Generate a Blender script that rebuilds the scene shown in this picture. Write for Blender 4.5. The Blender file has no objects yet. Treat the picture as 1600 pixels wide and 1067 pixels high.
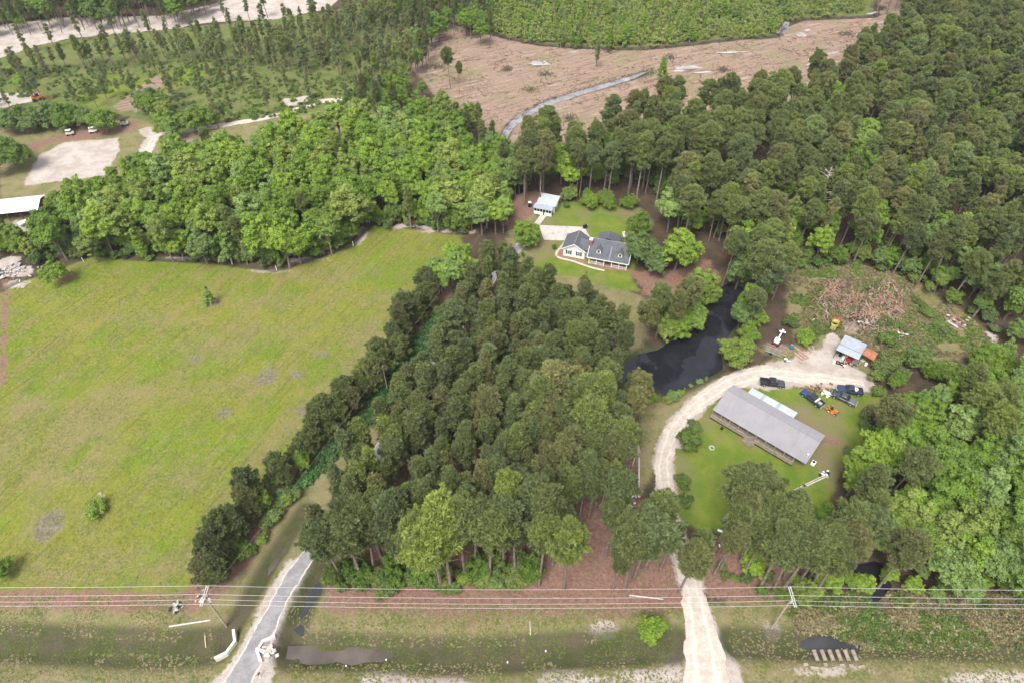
import bpy, math, random
import numpy as np
from mathutils import Vector, Matrix

rng = np.random.default_rng(7)
random.seed(7)
S = bpy.context.scene
COL = S.collection
R = math.radians

# ------------------------------------------------------------------ camera, sky, sun, exposure
CAM_H = 120.0
PITCH = R(45.5)
FOC = 1067.0
cam_d = bpy.data.cameras.new('camera')
cam = bpy.data.objects.new('camera', cam_d)
COL.objects.link(cam)
cam.location = (0, 0, CAM_H)
cam.rotation_euler = (math.pi / 2 - PITCH, 0, 0)
cam_d.sensor_width = 36.0
cam_d.lens = 36.0 * FOC / 1600.0
cam_d.clip_start = 1.0
cam_d.clip_end = 12000.0
S.camera = cam

SUN_EL, SUN_AZ = R(58), R(205)          # azimuth from +Y towards +X
w = bpy.data.worlds.new("World"); S.world = w; w.use_nodes = True
nt = w.node_tree
for n in list(nt.nodes): nt.nodes.remove(n)
sky = nt.nodes.new('ShaderNodeTexSky'); sky.sky_type = 'NISHITA'; sky.sun_disc = False
sky.sun_elevation = SUN_EL; sky.sun_rotation = SUN_AZ
sky.air_density = 1.0; sky.dust_density = 3.0; sky.ozone_density = 1.0
hs = nt.nodes.new('ShaderNodeHueSaturation'); hs.inputs['Saturation'].default_value = 0.30
hs.inputs['Value'].default_value = 1.0
bg = nt.nodes.new('ShaderNodeBackground'); bg.inputs['Strength'].default_value = 0.15
wo = nt.nodes.new('ShaderNodeOutputWorld')
nt.links.new(sky.outputs[0], hs.inputs['Color']); nt.links.new(hs.outputs[0], bg.inputs['Color'])
nt.links.new(bg.outputs[0], wo.inputs['Surface'])

sd_ = bpy.data.lights.new('sun', 'SUN'); sd_.energy = 1.8; sd_.angle = R(22); sd_.color = (1.0, 0.98, 0.95)
sun = bpy.data.objects.new('sun', sd_); COL.objects.link(sun)
dirv = Vector((math.sin(SUN_AZ) * math.cos(SUN_EL), math.cos(SUN_AZ) * math.cos(SUN_EL), math.sin(SUN_EL)))
sun.rotation_euler = dirv.to_track_quat('Z', 'Y').to_euler()
sun.location = (0, 0, 200)

S.view_settings.view_transform = 'Standard'; S.view_settings.look = 'None'
S.view_settings.gamma = 1.0; S.view_settings.exposure = 1.03
S.view_settings.use_curve_mapping = False
try:
    S.cycles.max_bounces = 5; S.cycles.diffuse_bounces = 3; S.cycles.glossy_bounces = 2
    S.cycles.transmission_bounces = 3; S.cycles.transparent_max_bounces = 4
    S.cycles.caustics_reflective = False; S.cycles.caustics_refractive = False
except Exception: pass

# ------------------------------------------------------------------ surveying helpers
def G(px, py, z=0.0):
    """plan position of a surveyed point at height z (photograph measured at 1600 wide)"""
    u = (px - 800) / FOC; v = -(py - 533.5) / FOC
    d = (u, math.cos(PITCH) + v * math.sin(PITCH), -math.sin(PITCH) + v * math.cos(PITCH))
    t = (z - CAM_H) / d[2]
    return np.array([t * d[0], t * d[1], z])
def GP(pts, z=0.0):
    return np.array([G(a, b, z)[:2] for a, b in pts])
def PJ(p):
    y, z = p[1], p[2] - CAM_H
    c = y * math.cos(PITCH) - z * math.sin(PITCH); up = y * math.sin(PITCH) + z * math.cos(PITCH)
    if c < 1: return (-9999, -9999)
    return (800 + FOC * p[0] / c, 533.5 - FOC * up / c)

def inside(poly, X, Y):
    r = np.zeros(X.shape, bool); n = len(poly)
    for i in range(n):
        x1, y1 = poly[i]; x2, y2 = poly[(i + 1) % n]
        if y1 == y2: continue
        c = ((y1 > Y) != (y2 > Y)) & (X < (x2 - x1) * (Y - y1) / (y2 - y1) + x1)
        r ^= c
    return r
def dist_line(pts, X, Y, closed=False):
    d = np.full(X.shape, 1e9); n = len(pts)
    for i in range(n if closed else n - 1):
        a = pts[i]; b = pts[(i + 1) % n]; ab = b - a; L2 = max(ab @ ab, 1e-9)
        t = np.clip(((X - a[0]) * ab[0] + (Y - a[1]) * ab[1]) / L2, 0, 1)
        d = np.minimum(d, np.hypot(X - a[0] - t * ab[0], Y - a[1] - t * ab[1]))
    return d
FARD = 14.0
def sd_poly(poly, X, Y):
    out = np.full(X.shape, -FARD)
    m = (X > poly[:, 0].min() - FARD) & (X < poly[:, 0].max() + FARD) & (Y > poly[:, 1].min() - FARD) & (Y < poly[:, 1].max() + FARD)
    if m.any():
        d = dist_line(poly, X[m], Y[m], True)
        out[m] = np.clip(np.where(inside(poly, X[m], Y[m]), d, -d), -FARD, FARD)
    return out
def sd_line(pts, hw, X, Y):
    out = np.full(X.shape, -FARD)
    m = (X > pts[:, 0].min() - FARD) & (X < pts[:, 0].max() + FARD) & (Y > pts[:, 1].min() - FARD) & (Y < pts[:, 1].max() + FARD)
    if m.any(): out[m] = np.clip(hw - dist_line(pts, X[m], Y[m]), -FARD, FARD)
    return out
def vnoise(X, Y, s, seed=0):
    X = X / s; Y = Y / s; xi = np.floor(X).astype(np.int64); yi = np.floor(Y).astype(np.int64)
    fx = X - xi; fy = Y - yi; fx = fx * fx * (3 - 2 * fx); fy = fy * fy * (3 - 2 * fy)
    def h(a, b):
        v = (a * 374761393 + b * 668265263 + seed * 974634777) & 0x7fffffff
        v = ((v ^ (v >> 13)) * 1274126177) & 0x7fffffff
        return ((v ^ (v >> 16)) & 0xffff) / 65535.0
    return (h(xi, yi) * (1 - fx) + h(xi + 1, yi) * fx) * (1 - fy) + (h(xi, yi + 1) * (1 - fx) + h(xi + 1, yi + 1) * fx) * fy
def sstep(a, b, x):
    t = np.clip((x - a) / (b - a), 0, 1); return t * t * (3 - 2 * t)

# ------------------------------------------------------------------ object helpers
def setp(o, label=None, cat=None, group=None, kind=None):
    if label: o['label'] = label
    if cat: o['category'] = cat
    if group: o['group'] = group
    if kind: o['kind'] = kind
    return o
def empty(name, loc, rz=0.0, label=None, cat=None, group=None):
    o = bpy.data.objects.new(name, None); COL.objects.link(o)
    o.location = loc; o.rotation_euler = (0, 0, rz); o.empty_display_size = 0.2
    return setp(o, label, cat, group)
def copy_tree(o, parent=None):
    c = o.copy(); COL.objects.link(c); c.parent = parent
    for ch in list(o.children): copy_tree(ch, c)
    return c

class MB:
    def __init__(s): s.v = []; s.f = []; s.m = []
    def add(s, vs, fs, m=0):
        b = len(s.v); s.v += [tuple(map(float, v)) for v in vs]; s.f += [tuple(i + b for i in f) for f in fs]; s.m += [m] * len(fs); return s
    def box(s, c, d, rz=0.0, m=0, ry=0.0, rx=0.0):
        x, y, z = d[0] / 2, d[1] / 2, d[2] / 2
        M = Matrix.Rotation(rz, 3, 'Z') @ Matrix.Rotation(ry, 3, 'Y') @ Matrix.Rotation(rx, 3, 'X')
        vs = [M @ Vector(p) + Vector(c) for p in ((-x,-y,-z),(x,-y,-z),(x,y,-z),(-x,y,-z),(-x,-y,z),(x,-y,z),(x,y,z),(-x,y,z))]
        return s.add(vs, [(0,3,2,1),(4,5,6,7),(0,1,5,4),(1,2,6,5),(2,3,7,6),(3,0,4,7)], m)
    def span(s, x0, x1, y0, y1, z0, z1, m=0):
        return s.box(((x0+x1)/2, (y0+y1)/2, (z0+z1)/2), (x1-x0, y1-y0, z1-z0), m=m)
    def tube(s, pts, rad, n=6, m=0, cap=True):
        pts = [Vector(p) for p in pts]; b = len(s.v); k = len(pts)
        rad = [rad] * k if isinstance(rad, (int, float)) else list(rad)
        for i, p in enumerate(pts):
            d = (pts[min(i+1, k-1)] - pts[max(i-1, 0)]).normalized()
            a = Vector((0,0,1)) if abs(d.z) < 0.9 else Vector((1,0,0))
            u = d.cross(a).normalized(); v = d.cross(u)
            for j in range(n):
                t = 2 * math.pi * j / n
                s.v.append(tuple(p + (u * math.cos(t) + v * math.sin(t)) * rad[i]))
        for i in range(k - 1):
            for j in range(n):
                s.f.append((b+i*n+j, b+i*n+(j+1) % n, b+(i+1)*n+(j+1) % n, b+(i+1)*n+j)); s.m.append(m)
        if cap:
            s.f.append(tuple(b + j for j in range(n))); s.m.append(m)
            s.f.append(tuple(b + (k-1)*n + j for j in reversed(range(n)))); s.m.append(m)
        return s
    def slab(s, quad, t, m=0):
        """quad or polygon of 3-D points, thickened downwards by t"""
        n = len(quad); q = [Vector(p) for p in quad]
        nn = (q[1]-q[0]).cross(q[2]-q[1]).normalized()
        if nn.z < 0: q.reverse(); nn = -nn
        lo = [p - nn * t for p in q]
        fs = [tuple(range(n)), tuple(n + i for i in reversed(range(n)))] + [(i, n+i, n+(i+1) % n, (i+1) % n) for i in range(n)]
        return s.add(q + lo, fs, m)
    def build(s, name, mats, parent=None, smooth=False, label=None, cat=None, group=None, kind=None, loc=None, rz=None):
        me = bpy.data.meshes.new(name); me.from_pydata(s.v, [], s.f)
        mats = mats if isinstance(mats, (list, tuple)) else [mats]
        for m in mats: me.materials.append(m)
        if len(mats) > 1: me.polygons.foreach_set('material_index', s.m)
        if smooth: me.polygons.foreach_set('use_smooth', [True] * len(s.f))
        me.update()
        o = bpy.data.objects.new(name, me); COL.objects.link(o); o.parent = parent
        if loc is not None: o.location = loc
        if rz is not None: o.rotation_euler.z = rz
        return setp(o, label, cat, group, kind)

# ------------------------------------------------------------------ node helpers
class NT:
    def __init__(s, name):
        s.mat = bpy.data.materials.new(name); s.mat.use_nodes = True; s.t = s.mat.node_tree
        for n in list(s.t.nodes): s.t.nodes.remove(n)
        s.out = s.t.nodes.new('ShaderNodeOutputMaterial')
        g = s.t.nodes.new('ShaderNodeNewGeometry'); s.pos = g.outputs['Position']; s.geo = g
    def N(s, k, **kw):
        n = s.t.nodes.new(k)
        for a, b in kw.items(): setattr(n, a, b)
        return n
    def L(s, a, b):
        if hasattr(a, 'type') and hasattr(a, 'links'): s.t.links.new(a, b)
        else:
            if hasattr(b.default_value, '__len__') and not hasattr(a, '__len__'): a = (a,) * len(b.default_value)
            if hasattr(b.default_value, '__len__') and len(b.default_value) == 4 and len(a) == 3: a = (*a, 1)
            b.default_value = a
    def noise(s, scale, detail=3, rough=0.6, vec=None, dist=0.0):
        n = s.N('ShaderNodeTexNoise'); s.L(vec or s.pos, n.inputs['Vector'])
        n.inputs['Scale'].default_value = scale; n.inputs['Detail'].default_value = detail
        n.inputs['Roughness'].default_value = rough; n.inputs['Distortion'].default_value = dist
        return n.outputs['Fac']
    def voro(s, scale, vec=None, out='Distance'):
        n = s.N('ShaderNodeTexVoronoi'); s.L(vec or s.pos, n.inputs['Vector']); n.inputs['Scale'].default_value = scale
        return n.outputs[out]
    def mapv(s, scale=(1,1,1), rz=0.0, loc=(0,0,0)):
        n = s.N('ShaderNodeMapping'); s.L(s.pos, n.inputs[0]); n.inputs['Scale'].default_value = scale
        n.inputs['Location'].default_value = loc
        if rz:
            m = s.N('ShaderNodeVectorRotate'); m.rotation_type = 'Z_AXIS'; s.L(s.pos, m.inputs['Vector']); m.inputs['Angle'].default_value = rz
            s.L(m.outputs[0], n.inputs[0])
        return n.outputs[0]
    def M(s, op, a, b=0.0, c=None):
        n = s.N('ShaderNodeMath', operation=op); s.L(a, n.inputs[0]); s.L(b, n.inputs[1])
        if c is not None: s.L(c, n.inputs[2])
        return n.outputs[0]
    def step(s, x, a, b, lo=0.0, hi=1.0):
        n = s.N('ShaderNodeMapRange', interpolation_type='SMOOTHSTEP'); s.L(x, n.inputs[0])
        for i, v in enumerate((a, b, lo, hi)): n.inputs[i + 1].default_value = v
        return n.outputs[0]
    def mix(s, f, a, b, mode='MIX'):
        n = s.N('ShaderNodeMix', data_type='RGBA', blend_type=mode)
        s.L(f, n.inputs[0]); s.L(a, n.inputs[6]); s.L(b, n.inputs[7]); return n.outputs[2]
    def attr(s, name, typ='GEOMETRY', out='Fac'):
        n = s.N('ShaderNodeAttribute', attribute_name=name, attribute_type=typ); return n.outputs[out]
    def bsdf(s, col, rough=0.8, spec=0.3, metal=0.0, bump=None, bstr=0.4, bdist=0.1):
        p = s.N('ShaderNodeBsdfPrincipled'); s.L(col, p.inputs['Base Color']); s.L(rough, p.inputs['Roughness'])
        p.inputs['Specular IOR Level'].default_value = spec; p.inputs['Metallic'].default_value = metal
        if bump is not None:
            b = s.N('ShaderNodeBump'); b.inputs['Strength'].default_value = bstr; b.inputs['Distance'].default_value = bdist
            s.L(bump, b.inputs['Height']); s.L(b.outputs[0], p.inputs['Normal'])
        s.L(p.outputs[0], s.out.inputs[0]); s.p = p; return s.mat

def simple(name, col, rough=0.7, spec=0.3, metal=0.0, var=0.18, scale=2.0, dirt=None):
    k = NT(name); n = k.noise(scale, 4, 0.65)
    a = tuple(c * (1 - var) for c in col); b = tuple(min(c * (1 + var), 1) for c in col)
    c = k.mix(k.step(n, 0.3, 0.7), a, b)
    if dirt: c = k.mix(k.step(k.noise(scale * 0.45, 5, 0.7), 0.52, 0.68), c, dirt)
    return k.bsdf(c, rough, spec, metal)
# ------------------------------------------------------------------ terrain: survey lines and areas
LANE = GP([(350,1120),(372,1067),(402,1012),(430,950),(462,893),(490,857),(520,815),(560,755),(603,688),(645,612),(690,550),(730,490),(772,430),(812,385),(838,366)])
ROAD = GP([(1112,1130),(1104,1067),(1098,1020),(1090,955),(1078,905),(1062,860),(1048,815),(1039,770),(1036,725),(1043,692),(1060,662),(1090,630),(1125,604),(1165,588),(1205,582),(1250,588),(1300,592),(1352,600)])
SPUR = GP([(1262,588),(1288,560),(1298,535),(1303,508),(1318,485),(1335,465)])
POND = GP([(968,592),(978,566),(1000,552),(1030,546),(1055,530),(1088,512),(1098,485),(1112,458),(1140,440),(1165,450),(1168,480),(1150,510),(1134,532),(1128,556),(1131,576),(1108,592),(1075,606),(1040,618),(1012,606),(985,606)], -0.7)
DITCHES = [  # line, half width, depth
    (GP([(455,1015),(520,1014),(600,1018),(700,1022),(800,1020),(900,1014),(1000,1008),(1052,1004)]), 3.0, 1.1),
    (GP([(-60,1000),(60,1004),(180,1010),(260,1012),(335,1006)]), 3.2, 1.0),
    (GP([(352,1000),(392,930),(425,872),(455,828),(478,795)]), 1.5, 0.9),
    (GP([(452,1000),(470,950),(490,905),(512,868),(530,840)]), 2.2, 1.25),
    (GP([(1148,1000),(1210,1003),(1270,1004),(1345,1000),(1500,1004),(1700,1010)]), 2.6, 1.0),
    (GP([(0,455),(35,438),(62,430),(95,418),(150,398),(200,404),(330,408),(430,422),(495,403),(552,384),(578,352)]), 0.5, 0.35),
    (GP([(1020,112),(985,122),(940,135),(900,147),(850,163),(815,182),(795,198),(788,215),(790,240)]), 1.6, 0.7),
    (GP([(640,44),(700,34),(752,48),(800,60),(850,70),(905,74),(960,76),(1010,76),(1060,72),(1110,66),(1160,60),(1212,57),(1226,40),(1250,30),(1300,27),(1365,25),(1378,10)]), 1.3, 0.6),
]
MOUNDS = [([(1280,500),(1292,470),(1305,452)], 2.6, 2.5), ([(1308,488),(1328,470),(1350,462)], 2.4, 1.5), ([(1325,505),(1345,492),(1362,480),(1375,462)], 2.6, 2.7), ([(1378,538),(1385,515),(1390,490),(1382,465)], 2.6, 2.6), ([(1340,512),(1362,508)], 1.8, 1.2)]
DEBRIS = GP([(1262,470),(1285,445),(1325,438),(1360,442),(1400,455),(1425,475),(1418,530),(1395,548),(1360,535),(1320,522),(1290,540),(1268,520),(1258,495)])

# the ground sheet: fine in the middle, stretching out to the horizon
def axis(a, b, st, far):
    core = list(np.arange(a, b, st)); lo = []; hi = []; d = st; x = a
    while x > -far: d *= 1.28; x -= d; lo.append(x)
    d = st; x = core[-1]
    while x < far: d *= 1.28; x += d; hi.append(x)
    return np.array(lo[::-1] + core + hi)
AX = axis(-262, 262, 0.85, 5000); AY = axis(26, 372, 0.8, 5000)
GX, GY = np.meshgrid(AX, AY)

def height(X, Y, fine=True):
    z = (vnoise(X, Y, 40, 1) - 0.5) * 0.8 + (vnoise(X, Y, 9, 2) - 0.5) * 0.25
    if fine: z = z + (vnoise(X, Y, 1.7, 3) - 0.5) * 0.12
    z = z * sstep(0, 10, np.abs(Y) + 1)
    p = sd_poly(POND, X, Y)
    z = np.where(p > -4, z * sstep(4, -1, p) , z) - 0.35 * sstep(-5, -1, p) - 2.4 * sstep(-1.2, 3.5, p)
    for ln, hw, dp in DITCHES:
        d = sd_line(ln, hw, X, Y)
        z = z - dp * sstep(-hw * 0.6, hw * 0.7, d)
    for pts_, dp in PITS_W:
        d = sd_poly(GP(pts_), X, Y); z = z - dp * sstep(-.7, 1.0, d + (vnoise(X, Y, 2.5, 21) - .5) * 2.6)
    b = sd_poly(DEBRIS, X, Y)
    k = sstep(-1, 4, b)
    z = z + k * ((vnoise(X, Y, 2.2, 6) - 0.4) * 0.8)
    for ln_, hw_, hh_ in MOUNDS:
        z = z + hh_ * sstep(-hw_, hw_ * .6, sd_line(GP(ln_), hw_, X, Y)) * (.65 + .6 * vnoise(X, Y, 2.6, 31))
    for ln in (LANE, ROAD, SPUR):
        d = sd_line(ln, 2.2, X, Y)
        f = sstep(-2.5, 0.2, d)
        z = z * (1 - f) + 0.06 * f
    for c, rr in FLATS:
        d = np.hypot(X - c[0], Y - c[1]); f = sstep(rr + 5, rr, d); z = z * (1 - f)
    return z
PITS_W = [([(452,960),(468,915),(486,880),(506,880),(506,915),(490,950),(470,975)], .7),([(465,1006),(530,1003),(625,1010),(622,1028),(540,1032),(462,1028)], .65),([(405,905),(425,870),(445,842),(458,848),(430,890),(415,915)], .45),([(1262,986),(1300,982),(1340,990),(1344,1008),(1300,1012),(1262,1006)], .5),([(1322,920),(1330,888),(1370,880),(1395,890),(1380,930),(1340,935)], .8)]
FLATS = [(G(1205, 665)[:2], 14), (G(935, 385)[:2], 17), (G(900,360)[:2], 9), (G(1335, 550)[:2], 6), (G(850, 325)[:2], 7), (G(15, 335)[:2], 14), (G(958,632)[:2], 4)]
def HZ(x, y):
    return float(height(np.array([x], float), np.array([y], float))[0])

Z = height(GX, GY)
far = (np.abs(GX) > 300) | (GY < 0) | (GY > 420)
Z[far] *= 0.5

# areas, in survey points
A = {}
def area(key, *polys):
    m = np.full(GX.shape, -FARD)
    for p in polys: m = np.maximum(m, p)
    A[key] = m
P = lambda pts: sd_poly(GP(pts), GX, GY)
Ln = lambda pts, hw: sd_line(GP(pts), hw, GX, GY)
def spots(lst):
    m = np.full(GX.shape, -FARD)
    for x, y, rx, ry in lst:
        c = G(x, y); d = FARD * 0 + (1 - np.hypot((GX - c[0]) / rx, (GY - c[1]) / ry)) * min(rx, ry)
        m = np.maximum(m, np.clip(d, -FARD, FARD))
    return m
area('meadow', P([(-140,450),(-140,420),(0,455),(60,432),(95,418),(150,400),(200,406),(330,410),(430,424),(500,404),(555,384),(580,355),(640,358),(720,368),(722,385),(690,440),(640,500),(590,560),(520,640),(450,710),(380,790),(320,880),(300,935),(0,930),(-140,925)]))
area('verge', P([(-160,925),(300,915),(460,780),(520,860),(520,935),(1000,950),(1230,930),(1800,920),(1800,1250),(-160,1250)]),
     Ln([(350,1000),(420,880),(480,790),(560,690)], 5), Ln([(470,960),(520,870)], 4),
     P([(790,330),(830,330),(850,345),(850,375),(830,420),(960,440),(1010,470),(1010,545),(970,560),(960,500),(940,470),(800,440)]),
     P([(990,620),(1060,615),(1130,585),(1180,575),(1210,560),(1180,545),(1230,540),(1262,560),(1240,600),(1100,640),(1010,760),(985,780),(1000,680)]),
     P([(1232,420),(1270,405),(1350,418),(1410,430),(1450,450),(1520,500),(1560,540),(1500,560),(1420,570),(1300,600),(1250,560),(1230,480)]),
     P([(235,205),(330,195),(500,160),(620,160),(640,200),(500,230),(330,260),(215,280)]), P([(0,200),(110,200),(215,185),(250,190),(240,240),(210,300),(0,380)]),
     P([(200,90),(640,90),(640,170),(520,175),(330,200),(260,200),(200,180),(0,150),(0,110)]))
area('lawn', P([(848,322),(880,315),(920,318),(1000,325),(1020,345),(1010,380),(985,430),(1000,455),(960,452),(900,432),(850,428),(828,420),(840,385),(835,350)]),
     P([(1046,810),(1040,760),(1042,725),(1055,690),(1075,660),(1110,632),(1180,600),(1260,608),(1350,605),(1370,650),(1355,700),(1310,745),(1290,790),(1200,840),(1100,830)]),
     P([(120,150),(170,118),(230,120),(235,130),(190,150),(160,172),(130,165)]), P([(240,128),(290,105),(330,100),(345,112),(300,125),(265,150),(240,140)]),
     P([(1410,500),(1440,490),(1450,520),(1425,545),(1408,540)]),
     P([(1390,625),(1350,610),(1320,625),(1300,660),(1350,680)]))
area('straw', P([(505,912),(500,880),(560,800),(700,700),(900,700),(985,700),(1005,790),(1050,860),(1072,950),(1000,964),(700,958),(505,955)]),
     P([(1085,905),(1130,830),(1200,820),(1240,870),(1250,935),(1180,940),(1110,935)]),
     P([(770,325),(790,305),(830,300),(850,300),(840,330),(815,345),(785,355)]),
     P([(985,425),(1060,420),(1110,405),(1120,430),(1080,470),(1010,460)]),
     Ln([(300,935),(360,890),(420,800),(480,730),(560,640),(640,540),(700,450)], 2.6),
     Ln([(10,440),(7,520),(3,600)], .7), Ln([(-60,938),(90,935),(180,938),(260,942),(310,935)], 1.7),
     P([(-20,245),(60,222),(110,208),(180,196),(215,190),(215,205),(150,216),(80,225),(0,262)]),
     spots([(105,432,2.4,1.6),(1305,690,2,1),(1372,650,3,4)]))
area('sand', P([(38,290),(60,245),(100,224),(185,217),(188,235),(165,275),(120,282)]),
     P([(-140,62),(0,38),(90,27),(250,25),(330,8),(420,-20),(560,-22),(510,15),(430,30),(330,35),(250,48),(120,58),(60,70),(0,90),(-140,120)]),
     P([(-60,160),(0,148),(60,145),(70,155),(0,172),(-60,180)]), P([(20,345),(65,340),(80,352),(50,372),(25,362)]),
     Ln([(228,205),(240,215),(225,240)], 2.2), Ln([(330,200),(400,188),(440,180),(470,170),(500,158),(530,156)], 1.1),
     P([(440,155),(480,150),(490,158),(450,168)]),
     P([(1150,578),(1200,568),(1240,560),(1262,548),(1285,545),(1290,520),(1300,500),(1310,500),(1315,545),(1330,572),(1362,588),(1366,612),(1330,612),(1290,605),(1240,602),(1200,610),(1150,602)]),
     sd_line(ROAD, 2.1, GX, GY), P([(1062,1075),(1072,1030),(1068,985),(1072,950),(1110,950),(1125,985),(1150,1030),(1190,1130),(1040,1130)]),
     P([(250,1130),(330,1067),(385,1000),(440,1000),(425,1067),(440,1130)]),
     spots([(12,412,3,3),(30,425,4,2.5),(28,445,3,2),(600,1060,5,1.6),(620,1075,7,1.5),(690,1072,5,1.2),(880,1050,4,.8),(910,1062,6,1),(1000,1055,4,1.2),(1045,1040,2,3),(1210,985,1.6,1.6),(1300,1048,5,.6),(1560,1060,9,1.2),(1060,690,2,2),(945,985,2.5,1.5),(640,355,9,.8),(700,362,6,.8),(565,370,1.4,4),(470,406,6,1),(300,404,8,.6),(420,423,5,.8),(985,700,2,2),(1395,500,1.5,2.5),(1480,505,2,1),(1540,525,3,2),(980,778,1.5,1.5),(1155,820,3,3)]),
     sd_line(LANE[:5], 2.9, GX, GY))
area('clear', P([(640,46),(700,36),(752,50),(800,60),(850,70),(905,74),(960,76),(1060,72),(1160,60),(1215,57),(1228,40),(1250,30),(1300,27),(1365,25),(1380,-10),(1420,-10),(1400,40),(1360,80),(1330,120),(1180,180),(1000,230),(880,260),(800,270),(780,230),(740,190),(690,160),(645,110)]),
     Ln([(200,165),(225,145),(245,128)], 4.5), P([(270,210),(300,200),(310,230),(270,245)]))
area('wet', *[sd_line(l, h + 0.3, GX, GY) for l, h, d in DITCHES], sd_poly(POND, GX, GY) + 1.5,
     spots([(800,1045,1,1)]), P([(1250,975),(1340,985),(1340,1010),(1240,1005)]))
area('bare', spots([(78,822,2.8,3.2),(350,645,1.6,1.6),(415,588,2.2,2.6),(305,560,1.6,1.2),(465,585,1.8,1.2),(505,553,1.8,1),(330,472,2.2,1.6),(130,370,1,1),(497,625,1.3,1),(480,640,2.5,1.2),(1410,575,2,1)]))
area('worn', spots([(165,640,6,8),(120,665,6,7),(150,720,3,6),(290,745,5,3),(180,880,8,2.5),(240,890,7,2),(430,520,9,2),(340,540,9,2),(410,470,7,2),(100,690,4,9),(60,900,9,1.5),(45,640,5,4),(500,430,12,2),(610,470,7,3),(380,600,7,2.2),(230,615,7,2),(560,520,5,5),(240,500,8,2),(70,760,3,5),(20,700,3,8)]), Ln([(640,480),(560,560),(470,650),(400,740),(330,830)], 1.6))
area('debris', *[sd_line(GP(l_), h_ + .9, GX, GY) for l_, h_, _ in MOUNDS], P([(1285,520),(1300,480),(1330,455),(1350,500),(1330,520)]), P([(200,165),(225,140),(245,128),(250,135),(225,170),(210,178)]), spots([(1500,505,3,2.5),(1215,545,2.5,2)]))
area('brush', P([(1235,925),(1800,915),(1800,1005),(1340,1012),(1240,1000)]))
area('young', P([(640,44),(700,34),(752,48),(850,70),(960,76),(1060,72),(1160,60),(1212,57),(1226,40),(1250,30),(1365,25),(1360,-60),(600,-60)]),
     P([(-140,150),(-140,85),(0,70),(250,48),(420,30),(640,0),(640,170),(520,175),(330,195),(260,200),(200,180)]))

ny, nx = GX.shape
me = bpy.data.meshes.new('ground')
V = np.stack([GX, GY, Z], -1).reshape(-1, 3).astype(np.float32)
i = np.arange((ny - 1) * nx).reshape(ny - 1, nx)[:, :-1].ravel()
F = np.stack([i, i + 1, i + nx + 1, i + nx], -1).astype(np.int32)
me.vertices.add(len(V)); me.vertices.foreach_set('co', V.ravel())
me.loops.add(F.size); me.loops.foreach_set('vertex_index', F.ravel())
me.polygons.add(len(F)); me.polygons.foreach_set('loop_start', np.arange(0, F.size, 4, dtype=np.int32))
me.polygons.foreach_set('use_smooth', np.ones(len(F), bool))
me.update(calc_edges=True)
for k, m in A.items():
    a = me.attributes.new('m_' + k, 'FLOAT', 'POINT'); a.data.foreach_set('value', m.ravel().astype(np.float32))
ground = bpy.data.objects.new('ground', me); COL.objects.link(ground); setp(ground, kind='structure')

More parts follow.
